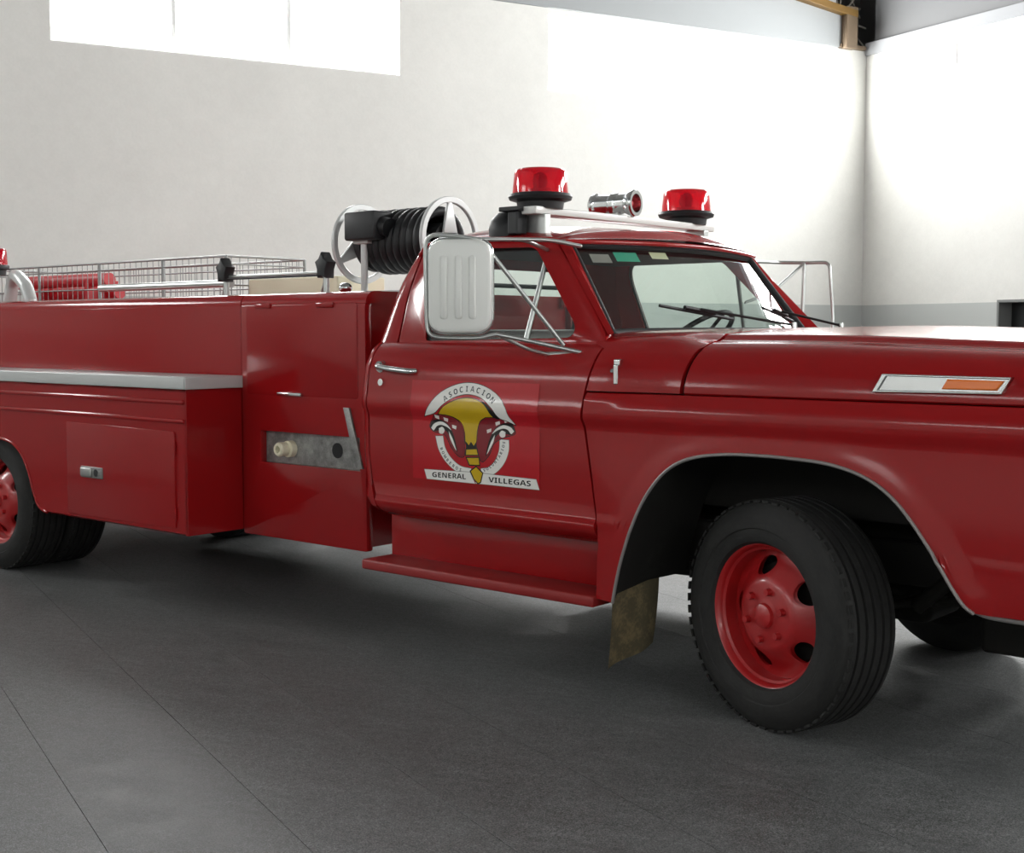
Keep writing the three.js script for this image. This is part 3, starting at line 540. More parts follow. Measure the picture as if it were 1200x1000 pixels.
function fenderSkin() {
  const xs = []; const x0 = (y) => y > 0.6 ? xFront(y) + 0.004 : -0.862 - 0.01 * (0.6 - y) / 0.2;
  const left = [0, 0.02, 0.15, 0.35, 0.6, 0.8, 1];                       // from the door seam to the arch foot
  const cols = [...left.map((t) => ({ t })), ...archPts.slice(1).map(([x]) => ({ x })), ...[0.70, 0.76, 0.82, 0.88, 0.93, 0.97, 0.99].map((x) => ({ x }))];
  const rows = 46, vs = []; for (let j = 0; j <= rows; j++) vs.push(j / rows);
  const yTop = 1.212, keys = [1.06, 1.072, 1.085, 1.095, 1.105, 1.112, 1.12, 1.128, 1.135, 1.147, 1.16, 1.172, 1.183, 1.193, 1.203, yTop];
  return grid((i, j) => {
    const c = cols[i], lowX = c.t !== undefined ? null : c.x;
    const yLow = c.t !== undefined ? 0.40 : archY(c.x) * (c.x <= 0.65 ? 1 : 0) + (c.x > 0.65 ? 0.553 - 0.0 : 0);
    // rows: even spread up to 1.06 (or the arch), then the crease heights
    const k = rows - keys.length + 1; let y;
    const base = Math.min(1.045, Math.max(yLow, 1.02) + 0.012);
    if (j < k) { const u = j / k; y = yLow + (base - yLow) * (1 - Math.pow(1 - u, 1.0)); } else y = keys[j - k];
    let x = c.t !== undefined ? x0(y) + (-0.772 - x0(y)) * c.t : c.x;
    if (c.t === 0) return [x, y, fprof(x, y) - 0.03];
    if (i === cols.length - 1) return [x + 0.005, y, fprof(x, y) - 0.05];
    return [x, y, fprof(x, y)];
  }, cols.length - 1, rows, null, 40);
}
function fenderTop() { const xs = []; for (let x = -0.925; x < 1.0; x += 0.1) xs.push(x); return grid((i, j) => { const x = xs[i], z = fprof(x, 1.212); return [[x, 1.212, z], [x, 1.214, z - 0.008], [x, 1.206, z - 0.02], [x, 1.205, z - 0.14]][j]; }, xs.length - 1, 3, null, 40); }
for (const s of [1, -1]) {
  const side = s > 0 ? (g) => g : flipZ;
  const fender = mesh('fender', [side(fenderSkin()), side(fenderTop())], M.red, truck, s > 0 ? 'right-hand front fender with wide wheel arch' : 'left-hand front fender');
  mesh('arch_bead', side(tube(archPts.map(([x, y]) => [x, y, fprof(x, y) + 0.001]), 0.0065, 8, false, 0.3, 120)), M.lip, fender, 'thin grey bead round the wheel arch');
  mesh('lower_edge', side(tube([[0.65, 0.556, 0.975], [0.69, 0.545, 0.968], [0.80, 0.54, 0.955], [0.985, 0.54, 0.90]], 0.011, 8, false, 0.3, 24)), M.lip, fender);
  // wheel housing behind the arch
  const liner = grid((i, j) => { const [x, y] = archPts[i]; return [[x, y, fprof(x, y) - 0.006], [x, y + 0.03, fprof(x, y) - 0.03], [x * 1.02, y + 0.05, 0.75], [x, y + 0.05, 0.50]][j]; }, archPts.length - 1, 3, null, 60);
  mesh('wheel_housing', [side(liner), side(box(-0.80, 0.72, 0.74, 1.15, 0.47, 0.49, 0)), side(box(-0.80, -0.775, 0.46, 1.1, 0.47, 0.96, 0))], M.chassis, fender);
}
// step and sill below the doors
for (const s of [1, -1]) {
  const side = s > 0 ? (g) => g : flipZ;
  const step = mesh('running_board', side(creased(warp(new RoundedBoxGeometry(1.335, 0.046, 0.25, 3, 0.010), (x, y, z) => [x - 1.535, y + 0.388, z + 0.885]), 30)), M.redWorn, truck, 'red running board below the door');
  mesh('sill_panel', side(creased(extrude([[-2.20, 0.40], [-0.80, 0.40], [-0.80, 0.622], [-2.12, 0.622], [-2.20, 0.60]], 0.02, 0.004).translate(0, 0, 0.795), 30)), M.red, step);
  mesh('sill_strip', side(box(-2.09, -1.80, 0.612, 0.628, 0.815, 0.83, 0.003)), M.lip, step);
  mesh('sill_gap', side(box(-2.1, -0.80, 0.60, 0.68, 0.74, 0.80, 0)), M.chassis, step);
}
// mud flap behind the front wheel
for (const s of [1, -1]) mesh('mud_flap', grid((i, j) => { const z = 0.985 - 0.32 * i / 8, y = 0.46 + (0.125 + 0.05 * i / 8 - 0.46) * j / 8; return [-0.79 - 0.012 * Math.sin(i * 0.9) * j / 8 - 0.02 * (j / 8) ** 2, y, s * z]; }, 8, 8, null, 180), M.flap, truck, s > 0 ? 'dusty brown mud flap' : undefined);

// wheels
const csg = new Evaluator(); csg.attributes = ['position', 'normal']; csg.useGroups = false;
const TR = 0.424;
const lathe = (pts, n = 72) => creased(new THREE.LatheGeometry(pts.map((p) => new THREE.Vector2(...p)), n).rotateX(Math.PI / 2), 28);   // profile (radius, +z outwards)
const tyreGeo = (() => {
  const w = 0.115, wi = 0.155, p = [[0.262, w - 0.022], [0.272, w - 0.006], [0.30, w + 0.004], [0.318, w + 0.003], [0.322, w + 0.008], [0.345, w + 0.008], [0.372, w], [0.395, w - 0.014], [0.408, w - 0.026]];
  const tread = []; const gx = [0.062, 0.021, -0.020, -0.061, -0.100];
  p.push([TR - 0.004, w - 0.036], [TR, w - 0.044]);
  for (const g of gx) p.push([TR, g + 0.0065], [TR - 0.013, g + 0.005], [TR - 0.013, g - 0.005], [TR, g - 0.0065]);
  const mir = [[TR, -wi + 0.038], [TR - 0.004, -wi + 0.03], [0.395, -wi + 0.014], [0.345, -wi - 0.004], [0.30, -wi - 0.002], [0.262, -wi + 0.022]];
  return lathe([...p, ...mir], 96);
})();
const treadBlocks = (() => {                       // shoulder lugs
  const list = []; for (let k = 0; k < 56; k++) { const a = k / 56 * Math.PI * 2; for (const s of [1]) list.push(new THREE.BoxGeometry(0.030, 0.008, 0.020).translate(0, TR - 0.0075, s * 0.084).rotateX(0).rotateZ(a)); }
  return merge(list);
})();
const discGeo = (() => {
  const prof2 = [[0.0, 0.088], [0.05, 0.088], [0.06, 0.086], [0.115, 0.084], [0.13, 0.079], [0.145, 0.069], [0.19, 0.026], [0.21, 0.014], [0.236, 0.010], [0.236, -0.004], [0.208, 0.0], [0.184, 0.012], [0.14, 0.056], [0.12, 0.070], [0.0, 0.074]];
  let b = new Brush(new THREE.LatheGeometry(prof2.map((p) => new THREE.Vector2(...p)), 80).rotateX(Math.PI / 2));
  b.geometry.computeVertexNormals(); b.updateMatrixWorld();
  for (let k = 0; k < 5; k++) {
    const g = new THREE.CylinderGeometry(1, 1, 0.3, 24).rotateX(Math.PI / 2).scale(0.046, 0.034, 1).translate(0, 0.182, 0).rotateZ(R(105 + 72 * k) - Math.PI / 2);
    const h = new Brush(g); h.updateMatrixWorld(); b = csg.evaluate(b, h, SUBTRACTION);
  }
  return creased(b.geometry, 32);
})();
const rimGeo = lathe([[0.234, -0.05], [0.236, 0.02], [0.239, 0.062], [0.248, 0.069], [0.253, 0.085], [0.262, 0.094], [0.272, 0.098], [0.276, 0.092], [0.274, 0.08], [0.262, 0.07], [0.25, -0.06], [0.24, -0.09], [0.234, -0.05]], 80);
const drumGeo = merge([new THREE.CylinderGeometry(0.19, 0.19, 0.12, 40).rotateX(Math.PI / 2).translate(0, 0, -0.08), new THREE.CylinderGeometry(0.05, 0.05, 0.2, 20).rotateX(Math.PI / 2).translate(0, 0, -0.05)]);
const hubGeo = lathe([[0, 0.112], [0.030, 0.110], [0.043, 0.104], [0.047, 0.09], [0.062, 0.087]], 32);
function wheel(name, x, z, turn, out, label, offset = 0) {
  const w = group(name, truck); w.position.set(x, TR - 0.004, z); w.rotation.y = turn + (out < 0 ? Math.PI : 0);
  if (label) w.userData.label = label;
  mesh('tyre', [tyreGeo, treadBlocks], M.rubber, w, 'black ribbed tyre');
  mesh('rim', [rimGeo, discGeo], M.wheelRed, w, 'red steel rim with oval hand holes');
  mesh('hub', hubGeo, M.wheelRed, w);
  for (let k = 0; k < 6; k++) { const a = k / 6 * Math.PI * 2 + 0.3; mesh('wheel_nut', new THREE.CylinderGeometry(0.013, 0.015, 0.026, 6).rotateX(Math.PI / 2).translate(Math.cos(a) * 0.092, Math.sin(a) * 0.092, 0.092), M.wheelRed, w); }
  mesh('brake_drum', drumGeo, M.chassis, w);
  return w;
}
wheel('front_wheel', -0.13, 0.83, R(-16), 1, 'right-hand front wheel turned outwards');
wheel('front_wheel', -0.13, -0.83, R(-14), -1, 'left-hand front wheel');
const RXW = -5.40;
for (const s of [1, -1]) {
  const o = wheel('rear_wheel', RXW, s * 0.98, 0, s, s > 0 ? 'outer right-hand rear wheel' : 'outer left-hand rear wheel');
  const n = group('inner_rear_wheel', truck); n.position.set(RXW, TR - 0.004, s * 0.70); n.rotation.y = s < 0 ? Math.PI : 0;
  mesh('tyre', [tyreGeo, treadBlocks], M.rubber, n); mesh('rim', rimGeo, M.wheelRed, n);
}
// chassis
mesh('chassis_frame', [box(-6.9, 0.95, 0.50, 0.66, 0.36, 0.42), box(-6.9, 0.95, 0.50, 0.66, -0.42, -0.36), ...[-6.6, -4.6, -3.6, -2.4, -1.2, 0.7].map((x) => box(x - 0.05, x + 0.05, 0.52, 0.64, -0.36, 0.36))], M.chassis, truck);
mesh('front_axle', [tube([[-0.13, 0.40, 0.72], [-0.13, 0.36, 0.5], [-0.13, 0.30, 0.3], [-0.13, 0.30, -0.3], [-0.13, 0.36, -0.5], [-0.13, 0.40, -0.72]], 0.045, 10), rod([-0.32, 0.34, 0.7], [-0.32, 0.34, -0.7], 0.018)], M.chassis, truck);
for (const s of [1, -1]) mesh('leaf_spring', [0, 1, 2, 3, 4].map((k) => tube([[-0.75 + k * 0.1, 0.47, s * 0.39], [-0.13, 0.40 - k * 0.014, s * 0.39], [0.5 - k * 0.1, 0.47, s * 0.39]], 0.012, 6, false, 0.5, 20)), M.chassis, truck);
mesh('engine', [box(-0.75, 0.35, 0.42, 1.0, -0.28, 0.28, 0.05), box(-0.55, 0.15, 0.30, 0.45, -0.18, 0.18, 0.05), box(-1.6, -0.7, 0.42, 0.75, -0.18, 0.18, 0.05)], M.chassis, truck);
mesh('radiator_support', [box(0.62, 0.72, 0.60, 1.30, -0.72, 0.72, 0.01), box(0.60, 0.76, 0.50, 0.62, -0.60, 0.60, 0.01)], M.chassis, truck);
mesh('rear_axle', [rod([RXW, TR, 0.6], [RXW, TR, -0.6], 0.06, 14), new THREE.SphereGeometry(0.17, 20, 14).translate(RXW, TR, 0), rod([RXW + 0.1, TR, 0], [-1.6, 0.55, 0], 0.04, 12)], M.chassis, truck);
mesh('fuel_tank', [creased(new RoundedBoxGeometry(1.15, 0.36, 0.42, 4, 0.06).translate(-1.6, 0.40, -0.70), 40)], M.chassis, truck);
mesh('pump', [creased(new RoundedBoxGeometry(0.75, 0.24, 0.6, 4, 0.06).translate(-2.9, 0.42, -0.2), 40), rod([-2.5, 0.3, -0.2], [-1.0, 0.34, -0.2], 0.05, 14), creased(new RoundedBoxGeometry(1.6, 0.24, 0.5, 4, 0.05).translate(-4.2, 0.36, -0.55), 40)], M.chassis, truck);
mesh('splash_shield', [box(-0.62, 0.30, 0.24, 0.55, -0.34, -0.31, 0.01), box(0.55, 0.90, 0.38, 0.5, -0.55, -0.50, 0.01), box(0.40, 0.58, 0.26, 0.62, -0.45, 0.30, 0.02)], M.chassis, truck);
mesh('steering_rod', [rod([0.35, 0.46, 0.36], [-0.30, 0.36, 0.62], 0.016), rod([0.35, 0.56, 0.40], [0.20, 0.42, 0.42], 0.03)], M.chassis, truck);
// nose: grille, lamps, bumper
{
  const grille = mesh('grille', [box(0.955, 0.985, 0.74, 1.20, -0.86, 0.86, 0.01)], M.white, truck, 'pale grille panel');
  for (let k = 0; k < 6; k++) mesh('grille_bar', box(0.985, 1.0, 0.82 + k * 0.06, 0.845 + k * 0.06, -0.52, 0.52, 0.006), M.black, grille);
  for (const s of [1, -1]) { const l = mesh('headlamp', new THREE.SphereGeometry(0.09, 24, 12).scale(0.35, 1, 1).translate(0.985, 0.97, s * 0.70), M.white, grille); mesh('lamp_rim', new THREE.TorusGeometry(0.095, 0.012, 10, 32).rotateY(Math.PI / 2).translate(0.988, 0.97, s * 0.70), M.chrome, l); }
  mesh('front_apron', box(0.95, 0.975, 0.55, 0.75, -0.86, 0.86, 0.01), M.red, grille);
  mesh('bumper', [creased(warp(new RoundedBoxGeometry(0.09, 0.2, 1.96, 3, 0.02, 20), (x, y, z) => [x + 1.10 - 0.10 * z * z, y + 0.50, z]), 30), box(0.9, 1.08, 0.5, 0.58, 0.36, 0.42), box(0.9, 1.08, 0.5, 0.58, -0.42, -0.36)], M.white, truck);
}
// cab interior
{
  mesh('bench_seat', [creased(new RoundedBoxGeometry(0.5, 0.2, 1.5, 4, 0.06).translate(-1.72, 0.98, 0), 40), creased(new RoundedBoxGeometry(0.16, 0.44, 1.5, 4, 0.06).rotateZ(0.15).translate(-2.0, 1.24, 0), 40)], M.seat, truck);
  mesh('dashboard', [creased(new RoundedBoxGeometry(0.26, 0.28, 1.6, 4, 0.06).translate(-1.02, 1.29, 0), 40)], M.interior, truck);
  mesh('headliner', [box(-2.02, -1.25, 1.80, 1.835, -0.69, 0.69, 0.01), box(-2.17, -2.13, 0.7, 1.46, -0.74, 0.74, 0.01), box(-2.19, -0.9, 0.62, 0.66, -0.8, 0.8, 0.005), box(-0.92, -0.89, 0.62, 1.38, -0.8, 0.8, 0.005)], M.interior, truck);
  const sw = group('steering_wheel', truck); sw.position.set(-1.30, 1.42, -0.38); sw.rotation.z = R(38);
  mesh('wheel_ring', new THREE.TorusGeometry(0.20, 0.013, 10, 48).rotateX(Math.PI / 2), M.black, sw);
  for (let k = 0; k < 3; k++) mesh('spoke', rod([0, -0.03, 0], [0.195 * Math.cos(k * 2.094), 0, 0.195 * Math.sin(k * 2.094)], 0.009), M.black, sw);
  mesh('column', rod([0, -0.02, 0], [0.06, -0.4, 0], 0.03), M.black, sw);
  const rw = mesh('rear_window', grid((i, j) => [-2.222 + 0.04 * j / 4, 1.45 + 0.24 * j / 4, -0.58 + 1.16 * i / 4], 4, 4, null, 180), M.glass, truck);
  mesh('window_seal', tube([[-2.228, 1.452, -0.58], [-2.228, 1.452, 0.58], [-2.19, 1.68, 0.58], [-2.19, 1.68, -0.58]], 0.012, 8, true, 0.05, 120), M.gasket, rw);
}
// roof bar, beacons, siren, horn
{
  const bar = mesh('light_bar', [creased(warp(new RoundedBoxGeometry(0.10, 0.034, 1.42, 2, 0.006, 12), (x, y, z) => [x - 1.47, y + 1.975, z - 0.01]), 30)], M.white, truck, 'pale beam across the cab roof');
  for (const z of [0.63, -0.63]) mesh('bar_foot', [box(-1.53, -1.41, 1.86, 1.962, z - 0.02, z + 0.02, 0.006)], M.steel, bar);
  mesh('bar_bracket', [box(-1.60, -1.49, 1.972, 1.992, 0.62, 0.74, 0.004), box(-1.56, -1.50, 1.87, 1.975, 0.66, 0.73, 0.01)], M.black, bar, 'black bracket at the end of the roof bar');
  const sp = mesh('roof_speaker', creased(new THREE.LatheGeometry([[0, 0.10], [0.04, 0.095], [0.075, 0.07], [0.092, 0.03], [0.095, 0], [0.0, -0.02]].map((p) => new THREE.Vector2(...p)), 32).rotateX(R(12)).translate(-1.62, 1.885, 0.64), 40), M.black, truck, 'black dome beside the roof bar');
}
function beacon(x, y, z, r, label) {
  const b = group('beacon', truck); b.position.set(x, y, z); b.userData.label = label;
  const L = (pts) => creased(new THREE.LatheGeometry(pts.map((p) => new THREE.Vector2(p[0] * r, p[1])), 48), 30);
  mesh('beacon_base', L([[0, -0.035], [0.82, -0.035], [0.86, -0.005], [1.12, 0.005], [1.16, 0.018], [1.12, 0.03], [0.98, 0.034], [0, 0.034]]), M.black, b);
  mesh('beacon_dome', L([[1.02, 0.03], [1.0, 0.06], [0.95, 0.118], [0.91, 0.132], [0.82, 0.139], [0, 0.142]]), M.redLens, b, 'red translucent lens');
  mesh('reflector', [new THREE.CylinderGeometry(0.05, 0.05, 0.02, 20).translate(0, 0.045, 0), warp(new THREE.SphereGeometry(0.042, 16, 10, 0, Math.PI), (px, py, pz) => [px, py + 0.088, pz * 0.5]), new THREE.CylinderGeometry(0.012, 0.012, 0.06, 12).translate(0, 0.085, 0.03)], M.redPlain, b);
  return b;
}
beacon(-1.495, 2.022, 0.58, 0.122, 'red beacon above the right-hand door');
beacon(-1.50, 2.022, -0.58, 0.122, 'red beacon above the left-hand door');
beacon(-6.12, 1.86, 0.66, 0.075, 'red beacon at the back of the body');
{
  const s = group('siren', truck); s.position.set(-1.52, 2.052, 0); s.rotation.y = R(6); s.scale.setScalar(0.88); s.userData.label = 'chrome siren drum on the roof bar';
  const L = (pts) => creased(new THREE.LatheGeometry(pts.map((p) => new THREE.Vector2(...p)), 40).rotateZ(-Math.PI / 2), 25);
  mesh('siren_drum', L([[0.02, -0.15], [0.045, -0.145], [0.06, -0.13], [0.064, -0.11], [0.054, -0.10], [0.052, -0.02], [0.06, -0.01], [0.06, 0.02], [0.054, 0.03], [0.056, 0.08], [0.068, 0.10], [0.072, 0.125], [0.068, 0.135], [0.05, 0.135], [0.046, 0.09], [0.046, 0.0]]), M.chrome, s);
  mesh('siren_cone', L([[0.046, 0.06], [0.03, 0.07], [0.012, 0.11], [0, 0.115]]), M.redPlain, s, 'dark red cone inside the siren mouth');
  mesh('siren_foot', box(-0.04, 0.04, -0.075, -0.045, -0.03, 0.03, 0.004), M.steel, s);
}
// mirrors
function mirror(s, head) {
  const m = group('wing_mirror', truck); m.userData.label = s > 0 ? 'large pale mirror on tube arms at the right-hand door' : 'tube arms of the left-hand mirror';
  const side = s > 0 ? (g) => g : flipZ;
  const A = [-1.29, 1.815, 1.20], B = [-1.47, 1.83, 1.335], C = [-1.47, 1.44, 1.335];
  mesh('mirror_arm', side(merge([
    tube([[-1.30, 1.795, 0.77], [-1.28, 1.825, 0.95], A], 0.0085, 8), tube([[-1.10, 1.80, 0.80], [-1.16, 1.82, 0.95], A], 0.0085, 8),
    rod(A, [-1.08, 1.395, 0.93], 0.009), tube([A, [-1.38, 1.83, 1.27], [-1.435, 1.832, 1.315], [-1.462, 1.80, 1.332], [-1.462, 1.62, 1.332], [-1.457, 1.46, 1.328], [-1.42, 1.428, 1.31], [-1.30, 1.425, 1.21], [-1.24, 1.44, 1.16]], 0.0085, 8, false, 0.3, 70),
    tube([[-1.24, 1.44, 1.16], [-1.14, 1.41, 1.05], [-0.99, 1.365, 0.915]], 0.009, 8), tube([[-1.24, 1.44, 1.16], [-1.19, 1.38, 1.02], [-1.15, 1.355, 0.925]], 0.008, 8), rod([-1.17, 1.357, 0.93], [-0.98, 1.362, 0.92], 0.012)])), M.steel, m);
  if (head) {
    const h = group('mirror_head', m); h.position.set(-1.355, 1.63, s * 1.245); h.rotation.y = R(s > 0 ? 36 : 144);
    const sh = rounded([[-0.126, -0.185], [0.126, -0.185], [0.126, 0.185], [-0.126, 0.185]], 0.07, 8);
    const shell = mesh('mirror_shell', creased(extrude(sh, 0.022, 0.014), 35), M.mirrorBack, h, 'pale pressed metal mirror back');
    const ribs = [-0.062, -0.004, 0.052].map((x) => creased(extrude(rounded([[x - 0.014, -0.13], [x + 0.014, -0.13], [x + 0.014, 0.12], [x - 0.014, 0.12]], 0.013), 0.006, 0.005).translate(0, 0, 0.034), 60));
    shell.geometry = merge([shell.geometry, ...ribs]);
    mesh('mirror_rim', tube(sh.map(([x, y]) => [x, y, 0.0]), 0.009, 8, true, 0.3, 120), M.chrome, h);
    mesh('mirror_glass', extrude(scaleTo(sh, 0.96), 0.004, 0).translate(0, 0, -0.018), M.chrome, h);
  }
}
mirror(1, true);
{
  const m = group('wing_mirror', truck); m.userData.label = 'bare steel tube arms at the left-hand door';
  mesh('mirror_arm', [tube([[-1.33, 1.79, -0.80], [-1.34, 1.815, -1.0], [-1.33, 1.82, -1.22], [-1.195, 1.815, -1.25], [-1.075, 1.812, -1.25], [-1.05, 1.79, -1.25], [-1.04, 1.70, -1.25], [-1.026, 1.52, -1.25], [-1.02, 1.40, -1.2], [-1.0, 1.37, -0.92]], 0.0095, 8, false, 0.3, 90), rod([-1.195, 1.815, -1.25], [-1.19, 1.44, -1.22], 0.0115), tube([[-1.19, 1.44, -1.22], [-1.15, 1.36, -0.92]], 0.0095, 8), tube([[-1.195, 1.815, -1.25], [-1.24, 1.66, -1.0], [-1.30, 1.60, -0.83]], 0.008, 8)], M.steel, m);
}

// ------------------------------------------------------------------ rear body
const TX = -2.385, BX = -3.335, EX = -7.0, TOP = 1.645;
const tank = mesh('tank_body', (() => {
  const half = [[-0.75, 0.41], [0.75, 0.41], [0.75, TOP - 0.06]]; for (let k = 0; k <= 8; k++) { const a = k / 8 * Math.PI / 2; half.push([0.71 + 0.04 * Math.cos(a), TOP - 0.04 + 0.04 * Math.sin(a)]); }
  for (let k = 0; k <= 8; k++) { const a = Math.PI / 2 + k / 8 * Math.PI / 2; half.push([-0.71 + 0.04 * Math.cos(a), TOP - 0.04 + 0.04 * Math.sin(a)]); }
  const g = extrude(half, TX - 0.03 - EX, 0).rotateY(Math.PI / 2);            // z -> x, x -> -z
  const back = creased(g.translate(EX, 0, 0), 30);
  return [back];
})(), M.red, truck, 'tall red equipment body behind the cab');
for (const s of [1, -1]) {
  const side = s > 0 ? (g) => g : flipZ, put = (g) => side(creased(g, 32));
  // front bay skin with the recess opening, long upper skin behind it
  const rec = [[-3.178, 0.782], [-2.432, 0.782], [-2.432, 0.942], [-3.178, 0.942]];
  const bay = mesh('side_skin', put(extrude(rounded([[BX + 0.006, 0.395], [TX, 0.395], [TX, TOP - 0.058], [BX + 0.006, TOP - 0.058]], 0.014, 3), 0.03, 0.006, [rec]).translate(0, 0, 0.77)), M.red, tank);
  mesh('side_skin', put(box(EX, BX - 0.003, 1.0, TOP - 0.058, 0.75, 0.80, 0.004)), M.red, tank);
  const arc = [[-0.70, TOP - 0.06], [-0.80, TOP - 0.06]]; for (let k = 0; k <= 10; k++) { const a = Math.PI - k / 10 * Math.PI / 2; arc.push([-0.742 + 0.058 * Math.cos(a), TOP - 0.058 + 0.058 * Math.sin(a)]); } arc.push([-0.70, TOP]);
  for (const [a, b] of [[EX, BX - 0.003], [BX + 0.004, TX]]) mesh('top_moulding', put(extrude(arc, b - a, 0).rotateY(Math.PI / 2).translate(a, 0, 0)), M.red, tank, 'rounded top edge');
  const pan = mesh('recess_panel', put(extrude(rec, 0.01, 0).translate(0, 0, 0.758)), M.alum, bay, 'worn aluminium coupling panel');
  if (s > 0) {
    mesh('pipe_coupling', [rod([-2.975, 0.858, 0.765], [-2.975, 0.858, 0.80], 0.042, 20), creased(new THREE.LatheGeometry([[0.018, 0], [0.034, 0], [0.036, 0.05], [0.03, 0.06], [0.018, 0.06], [0.016, 0.02]].map((p) => new THREE.Vector2(...p)), 28).rotateX(Math.PI / 2).translate(-2.985, 0.858, 0.795), 30)], M.cream, bay, 'pale round hose coupling');
    mesh('panel_hole', [rod([-2.63, 0.868, 0.764], [-2.63, 0.868, 0.7705], 0.038, 28)], M.black, bay, 'dark round opening');
    mesh('corner_angle', creased(extrude([[-2.535, 1.085], [-2.492, 1.085], [-2.400, 0.795], [-2.446, 0.795]], 0.014, 0.003).translate(0, 0, 0.80), 30), M.alum, bay, 'slanting aluminium strip beside the coupling panel');
  }
  const dp = mesh('locker_door', put(extrude(rounded([[-3.285, 1.128], [-2.437, 1.128], [-2.437, 1.588], [-3.285, 1.588]], 0.02, 4), 0.008, 0.004).translate(0, 0, 0.797)), M.red, bay, 'upper red locker door');
  for (const x of [-3.14, -2.665]) mesh('hinge', put(box(x - 0.06, x + 0.06, 1.568, 1.592, 0.805, 0.818, 0.004)), M.red, dp);
  mesh('door_handle', put(box(-3.022, -2.835, 1.128, 1.146, 0.805, 0.828, 0.006)), M.chrome, dp, 'chrome finger pull');
}
// low side lockers with the rear wheel arches
const rArch = [[-4.70, 0.415], [-4.73, 0.42], [-4.775, 0.438], [-4.804, 0.465], [-4.83, 0.51], [-4.85, 0.55], [-4.875, 0.615], [-4.905, 0.665], [-4.935, 0.705], [-4.98, 0.748], [-5.057, 0.79], [-5.13, 0.806], [-5.205, 0.813], [-5.30, 0.818], [RXW, 0.819]];
const rFull = [...rArch, ...rArch.slice(0, -1).reverse().map(([x, y]) => [2 * RXW - x, y])].reverse();   // from the tail forwards
const rArchY = lerpTable(rFull);
const LZ = 1.15, LT = 1.165;
for (const s of [1, -1]) {
  const side = s > 0 ? (g) => g : flipZ, put = (g) => side(creased(g, 32));
  const cols = [EX, EX + 0.2, ...rFull.map((p) => p[0]), -4.4, -4.0, -3.6, BX - 0.02, BX];
  const yl = (x) => (x < rFull[0][0] || x > rFull[rFull.length - 1][0] ? 0.415 : rArchY(x));
  const skin = grid((i, j) => { const x = cols[i], y0 = yl(x); if (j === 0) return [x, y0 + 0.004, LZ - 0.06]; if (j === 1) return [x, y0, LZ - 0.012]; if (j === 2) return [x, y0 + 0.010, LZ]; return [x, y0 + 0.01 + (LT - y0 - 0.01) * (j - 2) / 8, LZ]; }, cols.length - 1, 10, null, 40);
  const front = box(BX - 0.02, BX, 0.415, LT, 0.80, LZ, 0.004), top = box(EX, BX, LT - 0.02, LT, 0.79, LZ, 0.003);
  const lock = mesh('side_locker', [side(skin), side(front), side(top), side(box(EX, EX + 0.02, 0.415, LT, 0.8, LZ, 0.003)), side(box(-4.68, BX - 0.01, 0.42, 0.43, 0.80, LZ - 0.01, 0))], M.red, truck, s > 0 ? 'low red locker along the right-hand side' : 'low red locker along the left-hand side');
  mesh('arch_bead', side(tube(rFull.map(([x, y]) => [x, y + 0.004, LZ - 0.004]), 0.010, 8, false, 0.3, 90)), M.red, lock);
  mesh('locker_rail', [put(box(EX, BX + 0.012, LT - 0.005, LT + 0.058, LZ - 0.004, LZ + 0.014, 0.005)), put(box(BX - 0.004, BX + 0.014, LT - 0.005, LT + 0.058, 0.80, LZ + 0.014, 0.005)), put(box(EX, BX + 0.01, LT + 0.046, LT + 0.058, 0.80, LZ + 0.01, 0.004))], M.silver, lock, 'silver rail round the locker top');
  for (const y of [1.095, 0.998]) mesh('side_bead', put(box(EX + 0.1, -3.352, y - 0.012, y + 0.012, LZ - 0.01, LZ + 0.011, 0.010)), M.red, lock);
  const ld = mesh('locker_door', put(extrude(rounded([[-4.452, 0.437], [-3.432, 0.447], [-3.432, 0.942], [-4.452, 0.952]], 0.014, 4), 0.006, 0.003).translate(0, 0, LZ - 0.001)), M.red, lock, 'square red locker door');
  for (const y of [0.86, 0.52]) mesh('hinge', put(rod([-3.432, y - 0.035, LZ + 0.006], [-3.432, y + 0.035, LZ + 0.006], 0.008, 10)), M.red, ld);
  const lt = mesh('latch', put(box(-4.305, -4.09, 0.652, 0.714, LZ + 0.003, LZ + 0.014, 0.006)), M.alum, ld, 'small metal paddle latch');
  mesh('latch_paddle', put(box(-4.295, -4.19, 0.660, 0.706, LZ + 0.012, LZ + 0.024, 0.006)), M.steel, lt);
  mesh('latch_keyhole', put(rod([-4.15, 0.683, LZ + 0.012], [-4.15, 0.683, LZ + 0.0165], 0.02, 18)), M.black, lt);
}
